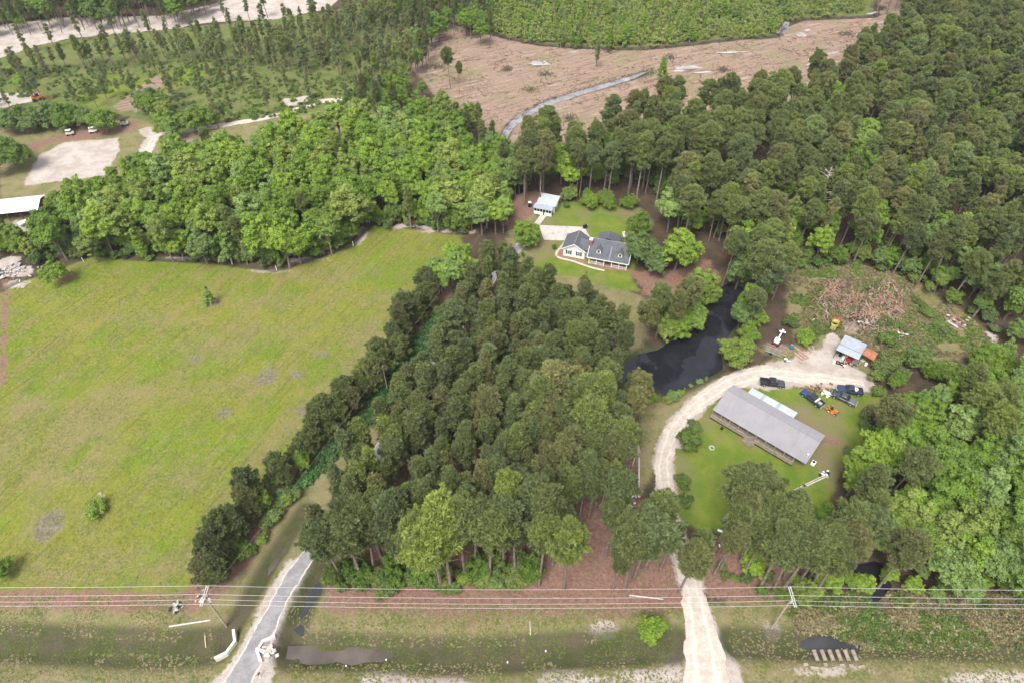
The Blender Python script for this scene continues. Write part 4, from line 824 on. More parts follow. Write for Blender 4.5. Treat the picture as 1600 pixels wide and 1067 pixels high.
def gn_scatter(name, coll, pts, scl, rot, idx, tint, label, mat=None):
    me_ = bpy.data.meshes.new(name); n = len(pts); me_.vertices.add(n); me_.vertices.foreach_set('co', np.asarray(pts, np.float32).ravel())
    for nm, ty, dat in (('sc', 'FLOAT_VECTOR', np.asarray(scl, np.float32).ravel()), ('rt', 'FLOAT_VECTOR', np.asarray(rot, np.float32).ravel()), ('pi', 'INT', np.asarray(idx, np.int32)), ('tint_in', 'FLOAT', np.asarray(tint, np.float32))):
        a = me_.attributes.new(nm, ty, 'POINT'); a.data.foreach_set('vector' if ty == 'FLOAT_VECTOR' else 'value', dat)
    ob = bpy.data.objects.new(name, me_); COL.objects.link(ob); setp(ob, label, kind='stuff')
    ng = bpy.data.node_groups.new(name + '_scatter', 'GeometryNodeTree')
    ng.interface.new_socket('Geometry', in_out='INPUT', socket_type='NodeSocketGeometry'); ng.interface.new_socket('Geometry', in_out='OUTPUT', socket_type='NodeSocketGeometry')
    gi = ng.nodes.new('NodeGroupInput'); go = ng.nodes.new('NodeGroupOutput'); ip = ng.nodes.new('GeometryNodeInstanceOnPoints'); ci = ng.nodes.new('GeometryNodeCollectionInfo')
    ci.inputs[0].default_value = coll; ci.inputs['Separate Children'].default_value = True; ci.inputs['Reset Children'].default_value = True
    def na(nm, ty): q = ng.nodes.new('GeometryNodeInputNamedAttribute'); q.data_type = ty; q.inputs[0].default_value = nm; return q.outputs[0]
    l = ng.links.new; l(gi.outputs[0], ip.inputs['Points']); l(ci.outputs[0], ip.inputs['Instance']); ip.inputs['Pick Instance'].default_value = True
    l(na('pi', 'INT'), ip.inputs['Instance Index']); l(na('sc', 'FLOAT_VECTOR'), ip.inputs['Scale']); l(na('rt', 'FLOAT_VECTOR'), ip.inputs['Rotation'])
    st = ng.nodes.new('GeometryNodeStoreNamedAttribute'); st.data_type = 'FLOAT'; st.domain = 'INSTANCE'; st.inputs['Name'].default_value = 'tint'
    l(ip.outputs[0], st.inputs[0]); l(na('tint_in', 'FLOAT'), st.inputs['Value']); l(st.outputs[0], go.inputs[0])
    md = ob.modifiers.new('scatter', 'NODES'); md.node_group = ng
    return ob
MASS = {'pine_tree': 'far pines running together into dark forest', 'broadleaf_tree': 'far broadleaf crowns running together into green wood', 'young_tree': 'thin pale saplings beyond the felled ground', 'shrub': 'low undergrowth along the edges of the woods', 'dead_tree': 'dead trees'}
for nm, lst in byname.items():
    vis = sorted([p for p in lst if seen(p)], key=lambda p: (p['l'] is None, p['d'])); ind = vis[:LIMIT[nm]]
    chosen = set(id(p) for p in ind); rest = [p for p in lst if id(p) not in chosen]
    rank_labels(nm, ind)
    for p in ind:
        tm, cm, h0 = PROTO[p['k']][p['v']]; s = p['h'] / h0
        tone = TONE[nm][min(int(p['t'] * 3), 2)]
        lb = p['l'] or p['l2']
        e = empty(nm, (p['x'], p['y'], p['z']), p['r'], lb, NAMES[p['k']][1], p['s'])
        j_ = 0.88 + 0.24 * ((p['r'] * 7.7) % 1.0); e.scale = (s * p['w'] * j_, s * p['w'] / j_, s)
        if p['k'] != 'shrub': e.rotation_euler = (0.05 * math.sin(p['r'] * 5), 0.05 * math.cos(p['r'] * 9), p['r'])
        for part, mesh_ in (('trunk', tm), ('branches' if nm == 'dead_tree' else 'crown', cm)):
            o = bpy.data.objects.new(part, mesh_); COL.objects.link(o); o.parent = e
            if part == 'crown': o['tint'] = p['t']
    if rest:
        kinds = sorted(set(p['k'] for p in rest)); coll = bpy.data.collections.new('far_' + nm); off = {}; q = 0; 
        for k_ in kinds:
            c = proto_joined(k_); off[k_] = q
            for ob in sorted(c.objects, key=lambda o: o.name): ob.name = 'source_%03d' % q; coll.objects.link(ob); q += 1
        gn_scatter({'pine_tree': 'pine_forest', 'broadleaf_tree': 'broadleaf_wood', 'young_tree': 'sapling_thicket', 'shrub': 'undergrowth', 'dead_tree': 'dead_woods'}[nm], coll,
                   [(p['x'], p['y'], p['z']) for p in rest], [((p['h'] / PROTO[p['k']][p['v']][2]) * p['w'],) * 2 + (p['h'] / PROTO[p['k']][p['v']][2],) for p in rest],
                   [(0.05 * math.sin(p['r'] * 5), 0.05 * math.cos(p['r'] * 9), p['r']) for p in rest], [off[p['k']] + p['v'] for p in rest], [p['t'] for p in rest], MASS[nm])
print('plants', {k: len(v) for k, v in byname.items()})

# ------------------------------------------------------------------ ground cover nobody could count
def tuft_coll(name, mat, n, r, h, size, cnt=3, elong=0.6):
    c = bpy.data.collections.new(name)
    for i in range(cnt):
        g = np.random.default_rng(300 + i)
        cl = [(g.uniform(-r, r) * .5, g.uniform(-r, r) * .5, h * .35, r * .6, r * .6, h * .6) for _ in range(3)]
        m_ = foliage(name, cl, n, size, mat, elong=elong, jit=0.9, seed=300 + i, lowcut=-.1); c.objects.link(bpy.data.objects.new('%s_source_%d' % (name, i), m_))
    return c
def cover(name, polys, n, coll, smin, smax, label, tint=(0, 1), zs_=1.0, patchy=0.0, seed=0):
    g = np.random.default_rng(900 + seed); X = []; Y = []
    ar = [abs(sum(p[i][0] * p[(i+1) % len(p)][1] - p[(i+1) % len(p)][0] * p[i][1] for i in range(len(p)))) / 2 for p in polys]
    for p, a_ in zip(polys, ar):
        k = int(n * a_ / sum(ar)); x = g.uniform(p[:, 0].min(), p[:, 0].max(), k * 3); y = g.uniform(p[:, 1].min(), p[:, 1].max(), k * 3)
        ok = inside(p, x, y) & (vnoise(x, y, 3.5, seed) * .6 + vnoise(x, y, 11, seed + 1) * .4 > patchy); X.append(x[ok][:k]); Y.append(y[ok][:k])
    X = np.concatenate(X); Y = np.concatenate(Y); ok = ~blocked_hard(X, Y); X = X[ok]; Y = Y[ok]; Zc = height(X, Y); m = len(X)
    s = g.uniform(smin, smax, m)
    return gn_scatter(name, coll, np.stack([X, Y, Zc - 0.02], -1), np.stack([s, s, s * zs_ * g.uniform(.6, 1.3, m)], -1), np.stack([X * 0, X * 0, g.uniform(0, 6.28, m)], -1), g.integers(0, 3, m), g.uniform(*tint, m), label)
def blocked_hard(X, Y):
    r = sd_line(LANE, 2.0, X, Y) > 0; r |= sd_line(ROAD, 2.2, X, Y) > 0; r |= sd_poly(POND, X, Y) > 0.2
    for pts in ([(842,352),(925,352),(990,372),(986,424),(925,414),(862,404)], [(1108,640),(1172,595),(1298,690),(1262,725)], [(832,312),(876,312),(868,336),(832,334)]):
        r |= inside(GP(pts), X, Y)
    return r
W = lambda pts: GP(pts)
grass_c = tuft_coll('grass_tuft', GRASS_M, 12, 0.32, 0.3, 0.22); weed_c = tuft_coll('weed_tuft', DRY_M, 14, 0.4, 0.45, 0.28); green_c = tuft_coll('green_tuft', SHRUB_M, 24, 0.5, 0.6, 0.30); vine_c = tuft_coll('vine_tuft', VINE_M, 26, 0.7, 0.7, 0.34, elong=1)
VERGE = [W([(-20,930),(300,930),(330,990),(330,1000),(-20,990)]), W([(-20,1018),(345,1018),(320,1080),(-20,1080)]), W([(440,945),(1050,945),(1050,1000),(700,1008),(470,1000)]), W([(450,1034),(1055,1030),(1060,1085),(430,1085)]), W([(1150,935),(1240,935),(1640,1010),(1640,1085),(1190,1085),(1140,1000)])]
cover('dry_grass', VERGE, 6000, weed_c, .3, .7, 'dry tan grass on the verge below the power line', patchy=.4, zs_=.35, tint=(.3, 1))
cover('verge_grass', VERGE + [W([(455,1003),(1055,995),(1055,1030),(455,1035)]), W([(0,995),(340,995),(340,1025),(0,1025)])], 9000, grass_c, .35, .8, 'olive green grass on the verge', tint=(0, .4), patchy=.4, zs_=.35, seed=2)
MEAD = [W([(0,455),(110,415),(200,412),(330,416),(430,430),(500,410),(560,385),(585,360),(710,372),(715,385),(640,480),(560,580),(450,700),(370,790),(310,880),(290,925),(0,920)])]
cover('meadow_grass', MEAD, 22000, grass_c, .35, .8, 'short yellow-green grass of the meadow', tint=(.2, .9), patchy=.38, zs_=.3, seed=3)
BR = [W([(1232,935),(1340,925),(1640,930),(1640,1005),(1345,1008),(1300,985),(1240,985)])]
cover('brambles', BR, 2600, green_c, .7, 1.6, 'tangled green brambles on the strip by the pipe ends', tint=(0, .35), patchy=.5, seed=4)
cover('dead_bracken', BR, 6500, weed_c, .7, 1.8, 'dead tan weeds tangled through the brambles', patchy=.36, tint=(0, .8), seed=5)
cover('creeping_vines', [W([(738,440),(752,452),(700,520),(650,590),(600,640),(565,672),(545,665),(575,630),(620,570),(665,510),(705,465)]), W([(545,665),(565,672),(520,720),(470,770),(455,765),(500,710)])], 2600, vine_c, .8, 1.8, 'dense green creeping vines along the fence line', tint=(0, 1), patchy=.22, seed=6)
CLR = [W([(1232,425),(1270,408),(1350,415),(1410,430),(1450,452),(1520,500),(1550,535),(1500,555),(1420,560),(1370,560),(1300,520),(1262,545),(1235,500)])]
cover('clearing_weeds', CLR, 2600, green_c, .5, 1.3, 'green weeds round the debris pile', tint=(.3, 1), patchy=.5, seed=7)
cover('clearing_dry_grass', CLR, 4500, weed_c, .6, 1.6, 'tall dry grass round the debris pile', patchy=.45, seed=8)
RO = [W([(0,160),(0,110),(150,95),(640,70),(640,165),(520,172),(330,198),(260,200),(200,160)])]
cover('rough_growth', RO, 1700, green_c, .8, 2.2, 'low rough growth between the scattered pines', tint=(.1, 1), patchy=.45, seed=9)
YG = [W([(735,45),(850,66),(960,72),(1060,68),(1160,56),(1212,52),(1230,24),(1350,16),(1350,-40),(735,-40)])]
cover('reeds', YG, 7000, tuft_coll('reed_tuft', YOUNG_M, 26, 0.6, 1.2, 0.36), 1.0, 2.4, 'yellow-green reeds under the saplings', tint=(.2, 1), patchy=.3, seed=10)

# felled ground: slash, windrows and the debris pile
def sticks(name, pos, length, rad, mat, label, kind='stuff', parent=None, seed=0, lift=0.1, ang=None):
    g = np.random.default_rng(seed); mb = MB()
    for x, y in pos:
        L = g.uniform(*length); r = g.uniform(*rad); a = g.uniform(0, 3.14) if ang is None else ang + g.normal() * .5
        dx, dy = math.cos(a) * L / 2, math.sin(a) * L / 2
        z = HZQ(x, y); mb.tube([(x - dx, y - dy, z + lift * g.random()), (x + g.normal() * .08 * L, y + g.normal() * .08 * L, z + lift * g.uniform(.4, 1.5)), (x + dx, y + dy, z + lift * g.random() * 2)], [r, r * .9, r * .6], 4)
    return mb.build(name, mat, parent=parent, kind=kind, label=label)
_c = {}
def HZQ(x, y):
    j = int(np.clip(np.searchsorted(AX, x), 1, nx - 1)); i_ = int(np.clip(np.searchsorted(AY, y), 1, ny - 1))
    return float(max(Z[i_ - 1, j - 1], Z[i_, j], Z[i_ - 1, j], Z[i_, j - 1]) * .5 + .5 * Z[i_ - 1, j - 1])
def rnd_in(poly, n, seed, patch=0.0):
    g = np.random.default_rng(seed); x = g.uniform(poly[:, 0].min(), poly[:, 0].max(), n * 5); y = g.uniform(poly[:, 1].min(), poly[:, 1].max(), n * 5)
    ok = inside(poly, x, y) & (vnoise(x, y, 6, seed) > patch); return list(zip(x[ok][:n], y[ok][:n]))
FELL = W([(645,52),(700,40),(760,58),(850,76),(1060,80),(1160,66),(1225,62),(1250,36),(1370,32),(1370,70),(1290,110),(1150,150),(950,210),(830,235),(760,205),(690,150),(648,100)])
sticks('logging_slash', rnd_in(FELL, 1500, 1, .4), (.5, 2.2), (.04, .09), DARKWOOD_M, 'dark broken branches strewn over the felled ground', seed=2, lift=.3)
sticks('logging_slash', rnd_in(FELL, 700, 3, .45), (.5, 1.6), (.03, .07), PALE_BARK_M, 'bleached sticks strewn over the felled ground', seed=4, lift=.3)
for q, (cx, cy) in enumerate([(685,108),(950,82),(1045,93),(1130,113),(830,143),(892,186),(790,112),(855,118),(1325,55)]):
    c = G(cx, cy); g = np.random.default_rng(q); pts = [(c[0] + g.normal() * 1.5, c[1] + g.normal() * .9) for _ in range(26)]
    sticks('brush_heap', pts, (1, 3), (.05, .12), DARKWOOD_M, None, kind=None, seed=q + 50, lift=1.2)
    setp(bpy.context.scene.objects[-1] if False else [o for o in COL.objects if o.name.startswith('brush_heap')][-1], ['dark heap of branches on the felled ground near the lone pines', 'dark brush heap above the middle of the felled ground', 'brush heap beside the upper puddle on the felled ground', 'brush heap on the felled ground nearest the pine forest', 'brush heap left of the silvery stream', 'brush heap between stream and forest edge', 'low brush heap left of the blue-white puddle', 'brush heap just below the blue-white puddle', 'brush heap near the far corner of the felled ground'][q], 'brush heap', 'brush heaps on the felled ground')
def along(ln, n, sp, seed):
    g = np.random.default_rng(seed); s = np.r_[0, np.cumsum(np.hypot(*np.diff(ln, axis=0).T))]; u = g.uniform(0, s[-1], n)
    return list(zip(np.interp(u, s, ln[:, 0]) + g.normal(size=n) * sp, np.interp(u, s, ln[:, 1]) + g.normal(size=n) * sp))
sticks('ditch_brush', along(DITCHES[7][0] + [0, -2.0], 420, .6, 5), (1, 3), (.08, .16), DARKWOOD_M, 'dark line of pushed-up brush along the boundary ditch', seed=6, lift=.9, ang=0)
sticks('stream_brush', along(DITCHES[6][0] + [0, 2.2], 170, .5, 7), (.8, 2), (.05, .10), DARKWOOD_M, 'dark brush lining the stream', seed=8, lift=.6, ang=.5)
def mound_pts(n, seed):
    g = np.random.default_rng(seed); o = []
    for _ in range(n):
        l_, hw_, hh_ = MOUNDS[int(g.integers(len(MOUNDS)))]; l_ = GP(l_); q = int(g.integers(len(l_) - 1)); u = g.random(); c_ = l_[q] * (1 - u) + l_[q + 1] * u; o.append((c_[0] + g.normal() * hw_ * .5, c_[1] + g.normal() * hw_ * .5))
    return o
sticks('scrap_rubble', mound_pts(520, 9), (.5, 2.0), (.06, .18), WOOD_M, 'broken brown timber covering the debris pile', seed=10, lift=.7)
sticks('scrap_rubble', mound_pts(260, 11), (.5, 2.0), (.04, .12), TAN_M, 'pale branches and roots covering the debris pile', seed=12, lift=.7)
sticks('scrap_rubble', mound_pts(260, 13), (.6, 2.4), (.06, .18), DARKWOOD_M, 'dark rotten wood in the debris pile', seed=14, lift=.5)
sticks('fallen_twigs', rnd_in(W([(520,935),(1050,935),(1060,880),(930,860),(880,930),(520,928)]), 170, 15), (.5, 1.8), (.02, .05), WOOD_M, 'pale fallen twigs on the pine straw', seed=16, lift=.1)
sticks('fallen_twigs', rnd_in(W([(640,950),(820,950),(820,990),(680,985)]), 70, 17), (.5, 2.2), (.02, .04), WOOD_M, 'pale twigs on the dry verge', seed=18, lift=.1)
# ------------------------------------------------------------------ buildings
white_m = simple('white_siding', (0.78, 0.78, 0.76), 0.6, 0.3, var=0.05, scale=1.2, dirt=(0.62, 0.61, 0.57))
trim_m = simple('white_trim', (0.82, 0.82, 0.80), 0.5, 0.3, var=0.03)
def shingle_mat(name, a, b):
    k = NT(name); c = k.mix(k.step(k.noise(1.2, 5, 0.75), 0.35, 0.65), a, b)
    c = k.mix(k.M('MULTIPLY', k.step(k.voro(3.2), 0.25, 0.5), 0.4), c, tuple(x * 1.5 for x in b))
    return k.bsdf(c, 0.85, 0.2, bump=k.noise(7, 3), bstr=0.4, bdist=0.04)
roof_m = shingle_mat('dark_grey_shingles', (0.062, 0.064, 0.072), (0.10, 0.10, 0.112))
def metal_roof(name, col, dark):
    k = NT(name); c = k.mix(k.step(k.noise(0.35, 4, 0.6), 0.3, 0.7), col, tuple(x * 1.12 for x in col))
    st = k.noise(1.0, 4, 0.7, vec=k.mapv((2.4, 0.22, 1), rz=R(41)))
    c = k.mix(k.M('MULTIPLY', k.step(st, 0.5, 0.72), 0.45), c, dark)
    return k.bsdf(c, 0.6, 0.3, bump=k.noise(3, 2), bstr=0.1, bdist=0.03)
grey_roof_m = metal_roof('weathered_grey_roof', (0.25, 0.235, 0.245), (0.17, 0.16, 0.17))
cap_m = simple('grey_ridge_caps', (0.24, 0.24, 0.25), 0.8, 0.2)
tin_m = simple('bright_tin', (0.50, 0.53, 0.56), 0.45, 0.5, metal=0.15, var=0.10, scale=1.5, dirt=(0.45, 0.45, 0.45))
tin2_m = simple('dull_tin', (0.34, 0.37, 0.42), 0.5, 0.5, metal=0.1, var=0.1, scale=0.8, dirt=(0.33, 0.31, 0.30))
rust_m = simple('rusty_tin', (0.34, 0.13, 0.075), 0.85, 0.2, var=0.3, scale=1.4, dirt=(0.42, 0.25, 0.17))
glass_m = simple('dark_window_glass', (0.03, 0.035, 0.045), 0.1, 0.6, var=0.1)
shut_m = simple('charcoal_shutters', (0.035, 0.035, 0.04), 0.6, 0.3)
brickw_m = simple('red_brick', (0.30, 0.12, 0.085), 0.9, 0.2, var=0.3, scale=5)
tan_m = simple('tan_siding', (0.36, 0.31, 0.25), 0.8, 0.2)
bluegrey_m = simple('blue_grey_siding', (0.20, 0.21, 0.26), 0.8, 0.2)
deck_m = simple('weathered_deck_boards', (0.20, 0.165, 0.13), 0.9, 0.1, var=0.3, scale=1.2)
rail_m = simple('tan_porch_rail', (0.38, 0.32, 0.24), 0.8, 0.2)
metal_m = simple('galvanised_metal', (0.45, 0.46, 0.47), 0.45, 0.5, metal=0.4)
black_m = simple('black_rubber', (0.018, 0.018, 0.02), 0.7, 0.3)
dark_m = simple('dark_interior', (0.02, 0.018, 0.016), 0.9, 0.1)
def frame_of(a, b, za=0.0):
    p = G(*a, za); q = G(*b, za); return (p[0], p[1], 0.0), math.atan2(q[1] - p[1], q[0] - p[0])
def window(parent, x, y, z, w_, h, axis_='x', shutters=False, mat=None):
    """a window on a wall facing -y (axis x) or facing x (axis y): frame, pane, sill"""
    m = MB(); t = 0.07
    if axis_ == 'x':
        for a, b in ((x - w_/2, x - w_/2 + .09), (x + w_/2 - .09, x + w_/2)): m.span(a, b, y - t, y, z, z + h)
        for a, b in ((z, z + .09), (z + h - .09, z + h), (z + h/2 - .03, z + h/2 + .03)): m.span(x - w_/2 + .09, x + w_/2 - .09, y - t, y, a, b)
        f = m.build('window', trim_m, parent); MB().span(x - w_/2 + .08, x + w_/2 - .08, y - .03, y - .005, z + .05, z + h - .05).build('pane', glass_m, f)
        if shutters:
            for s in (-1, 1): MB().span(*sorted((x + s * (w_/2 + .02), x + s * (w_/2 + .40))), y - .06, y - .002, z - .02, z + h + .02).build('shutter', shut_m, parent)
    else:
        for a, b in ((y - w_/2, y - w_/2 + .09), (y + w_/2 - .09, y + w_/2)): m.span(x, x + t, a, b, z, z + h)
        for a, b in ((z, z + .09), (z + h - .09, z + h)): m.span(x, x + t, y - w_/2 + .09, y + w_/2 - .09, a, b)
        f = m.build('window', trim_m, parent); MB().span(x + .005, x + .03, y - w_/2 + .08, y + w_/2 - .08, z + .05, z + h - .05).build('pane', glass_m, f)
def gable_walls(u0, u1, v0, v1, ze, zr, along_='v', t=0.15):
    """solid walls with gable ends; ridge runs along v or u"""
    m = MB()
    if along_ == 'v':
        um = (u0 + u1) / 2
        vs = [(u0,v0,-.3),(u1,v0,-.3),(u1,v0,ze),(um,v0,zr),(u0,v0,ze),(u0,v1,-.3),(u1,v1,-.3),(u1,v1,ze),(um,v1,zr),(u0,v1,ze)]
    else:
        vm = (v0 + v1) / 2
        vs = [(u0,v1,-.3),(u0,v0,-.3),(u0,v0,ze),(u0,vm,zr),(u0,v1,ze),(u1,v1,-.3),(u1,v0,-.3),(u1,v0,ze),(u1,vm,zr),(u1,v1,ze)]
    return m.add(vs, [(0,1,2,3,4),(9,8,7,6,5),(0,5,6,1),(1,6,7,2),(2,7,8,3),(3,8,9,4),(4,9,5,0)])

# the white house
loc, rz = frame_of((879.9, 398.8), (912.95, 405.0))
H1 = empty('white_house', loc, rz, 'white house with dark shingle roof, two dormers and a long front porch', 'house')
gable_walls(0, 6.1, -.2, 5.7, 2.9, 4.75).build('wall', white_m, H1)
MB().span(7.5, 18.2, 0.3, 6.1, -.3, 2.9).build('wall', white_m, H1)
MB().span(6.1, 7.5, .9, 5.2, -.3, 2.8).build('wall', white_m, H1)
MB().span(8.6, 14.2, 6.1, 9.4, -.3, 2.7).build('wall', white_m, H1)
# garage roof: two planes, ridge along v
for s in (-1, 1):
    e = 3.05 + s * 3.5
    MB().slab([(3.05, -.65, 4.95), (e, -.65, 2.75), (e, 6.1, 2.75), (3.05, 6.1, 4.95)], .12).build('roof', roof_m, H1)
MB().tube([(3.05, -.68, 4.98), (3.05, 6.12, 4.98)], .1, 6).build('ridge_cap', cap_m, H1)
for s in (-1, 1): MB().slab([(3.05, -.72, 4.93), (3.05 + s * 3.55, -.72, 2.72), (3.05 + s * 3.55, -.655, 2.72), (3.05, -.655, 4.93)], .22).build('fascia', trim_m, H1)
# link roof and main roof
MB().slab([(4.2, 2.6, 4.9), (4.2, -.2, 3.3), (7.42, -.2, 3.3), (7.42, 2.6, 4.9)], .1).build('roof', roof_m, H1)
MB().slab([(4.2, 2.6, 4.9), (7.42, 2.6, 4.9), (7.42, 5.6, 3.1), (4.2, 5.6, 3.1)], .1).build('roof', roof_m, H1)
RZ, RV = 6.0, 2.3
gm = MB()
for u in (7.55, 18.05): gm.add([(u, 0.3, 2.9), (u, 6.1, 2.9), (u, RV, RZ - .2), (u + .12, 0.3, 2.9), (u + .12, 6.1, 2.9), (u + .12, RV, RZ - .2)], [(0,1,2),(5,4,3),(0,3,4,1),(1,4,5,2),(2,5,3,0)])
gm.build('gable', white_m, H1)
fz = lambda v: 2.75 + (v + 2.35) * (RZ - 2.75) / (RV + 2.35)
MB().slab([(7.2, -2.35, 2.75), (18.6, -2.35, 2.75), (18.6, RV, RZ), (7.2, RV, RZ)], .14).build('roof', roof_m, H1, label='long front roof slope carrying the dormers')
MB().slab([(7.2, RV, RZ), (18.6, RV, RZ), (18.6, 6.6, 2.8), (7.2, 6.6, 2.8)], .14).build('roof', roof_m, H1)
MB().tube([(7.2, RV, RZ + .02), (18.6, RV, RZ + .02)], .09, 6).build('ridge_cap', cap_m, H1)
MB().span(7.15, 18.65, -2.42, -2.355, 2.55, 2.78).build('fascia', trim_m, H1)
for u in (7.15, 18.65): MB().slab([(u - .05, -2.4, 2.74), (u + .05, -2.4, 2.74), (u + .05, RV, RZ), (u - .05, RV, RZ)], .2).build('rake_board', trim_m, H1)
MB().slab([(13.1, -2.3, 2.80), (13.3, -2.3, 2.80), (13.3, 1.0, fz(1.0) + .03), (13.1, 1.0, fz(1.0) + .03)], .06).build('roof_strip', cap_m, H1)
# hip roof at the back
hp = [(8.2, 6.0, 2.85), (14.6, 6.0, 2.85), (14.6, 9.8, 2.75), (8.2, 9.8, 2.75)]; ap = (11.3, 8.2, 4.9); bp = (11.3, 4.6, 4.9)
for q in ([hp[0], hp[3], ap, bp], [hp[1], bp, ap, hp[2]], [hp[3], hp[2], ap]): MB().slab(q, .1).build('roof', roof_m, H1)
# dormers
for u in (10.0, 15.9):
    zb = fz(-1.0); d = MB(); v0 = -1.05
    d.add([(u-.6,v0,zb-.3),(u+.6,v0,zb-.3),(u+.6,v0,zb+1.0),(u,v0,zb+1.55),(u-.6,v0,zb+1.0),(u-.6,1.2,zb-.3),(u+.6,1.2,zb-.3),(u+.6,1.2,zb+1.0),(u,1.2,zb+1.55),(u-.6,1.2,zb+1.0)], [(0,1,2,3,4),(9,8,7,6,5),(0,5,6,1),(1,6,7,2),(2,7,8,3),(3,8,9,4),(4,9,5,0)])
    dm = d.build('dormer', white_m, H1)
    for s in (-1, 1): MB().slab([(u, v0 - .2, zb + 1.66), (u + s * .85, v0 - .2, zb + .92), (u + s * .85, 1.0, zb + .92), (u, 1.4, zb + 1.66)], .08).build('dormer_roof', roof_m, dm)
    MB().span(u - .3, u + .3, v0 - .06, v0 - .005, zb + .15, zb + .95).build('pane', glass_m, dm)
    MB().slab([(u-.42, v0-.1, zb+.12),(u+.42, v0-.1, zb+.12),(u+.42, v0-.003, zb+.12),(u-.42, v0-.003, zb+.12)], .08).build('sill', trim_m, dm)
ch = MB().span(7.0, 7.75, .3, 1.2, 2.5, 6.5).build('chimney', brickw_m, H1); MB().span(6.93, 7.82, .23, 1.27, 6.5, 6.75).build('chimney_cap', trim_m, ch)
# porch
MB().span(7.5, 18.2, -1.95, 0.3, -.1, .28).build('porch_floor', simple('porch_brick', (0.30, 0.2, 0.16), 0.9, 0.1), H1)
for i in range(6): MB().span(7.62 + i * 2.08, 7.82 + i * 2.08, -1.85, -1.65, .28, 2.52).build('porch_post', trim_m, H1)
MB().span(7.5, 18.2, -1.87, -1.63, 2.52, 2.72).build('porch_beam', trim_m, H1)
for i in range(5):
    if i == 2: continue
    r_ = MB(); x0 = 7.83 + i * 2.08; r_.span(x0, x0 + 1.86, -1.78, -1.72, 1.05, 1.14); r_.span(x0, x0 + 1.86, -1.78, -1.72, .42, .49)
    for j in range(9): r_.span(x0 + .1 + j * .2, x0 + .14 + j * .2, -1.77, -1.73, .49, 1.05)
    r_.build('porch_railing', trim_m, H1)
for u in (8.9, 10.9, 14.9, 17.0): window(H1, u, .3, 1.0, .95, 1.4, shutters=True)
dr = MB().span(12.4, 13.4, .22, .295, .28, 2.35).build('door', simple('dark_red_door', (0.12, 0.03, 0.03)), H1)
for u in (1.55, 4.45): window(H1, u, -.2, .85, .85, 1.35, shutters=True)
MB().span(-.06, -.005, .9, 3.3, .05, 2.3).build('garage_door', trim_m, H1)

# white outbuilding behind the pad
loc, rz = frame_of((834.4, 329.9), (862.7, 335.4))
H2 = empty('white_outbuilding', loc, rz, 'small white outbuilding with tin roof and screened front porch', 'outbuilding')
MB().span(.7, 6.2, .8, 5.0, -.3, 2.6).build('wall', white_m, H2)
MB().slab([(.5, .3, 2.65), (6.6, .3, 2.65), (6.6, 5.3, 3.3), (.5, 5.3, 3.3)], .1).build('roof', tin_m, H2)
for i in range(9): MB().slab([(.6 + i * .72, .32, 2.71), (.66 + i * .72, .32, 2.71), (.66 + i * .72, 5.28, 3.36), (.6 + i * .72, 5.28, 3.36)], .04).build('roof_rib', metal_m, H2)
MB().slab([(.1, -1.5, 2.2), (6.0, -1.5, 2.2), (6.0, .6, 2.55), (.1, .6, 2.55)], .09).build('porch_roof', tin2_m, H2)
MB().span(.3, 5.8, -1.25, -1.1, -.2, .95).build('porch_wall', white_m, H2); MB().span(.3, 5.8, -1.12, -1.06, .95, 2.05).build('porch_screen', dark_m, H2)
for i in range(7): MB().span(.3 + i * .9, .4 + i * .9, -1.27, -1.13, .95, 2.1).build('porch_post', trim_m, H2)
MB().span(6.2, 6.27, 1.4, 2.2, 0, 2.0).build('door', glass_m, H2)
MB().span(5.8, 7.0, 5.3, 5.4, 2.6, 3.4).build('red_fascia', rust_m, H2)
# tank by the outbuilding
loc_, rz_ = frame_of((826, 325), (832, 325)); T = empty('black_bin', loc_, .2, 'tall black bin with a white lid left of the outbuilding', 'bin')
MB().span(0, .8, 0, .8, 0, 1.6).build('body', black_m, T); MB().span(-.05, .85, -.05, .85, 1.6, 1.72).build('lid', trim_m, T)
p = G(845, 336); o = MB().tube([(p[0]+.9, p[1], 0), (p[0]+.9, p[1], 1.0)], .35, 10).build('flower_pot', black_m); setp(o, 'dark pot on the concrete path by the outbuilding', 'pot')
# grill at the pad corner
loc_, _r = frame_of((914, 357), (918, 357)); T = empty('barbecue_grill', loc_, .6, 'covered black grill at the back corner of the concrete pad', 'grill')
MB().span(-.6, .6, -.3, .3, .1, .95).build('cabinet', black_m, T); MB().tube([(-.55, 0, 1.0), (.55, 0, 1.0)], .32, 10).build('lid', black_m, T); MB().span(.6, .95, -.25, .25, .85, .9).build('shelf', metal_m, T)
# patio furniture
loc_, _r = frame_of((978, 366), (980, 366)); T = empty('patio_table', loc_, 0, 'white patio table behind the white house', 'table')
MB().tube([(0, 0, .7), (0, 0, .76)], .6, 14).build('tabletop', trim_m, T)
for a in range(4): MB().tube([(0.35 * math.cos(a * 1.57 + .8), .35 * math.sin(a * 1.57 + .8), .1), (0.3 * math.cos(a * 1.57 + .8), .3 * math.sin(a * 1.57 + .8), .7)], .03, 5).build('leg', trim_m, T)

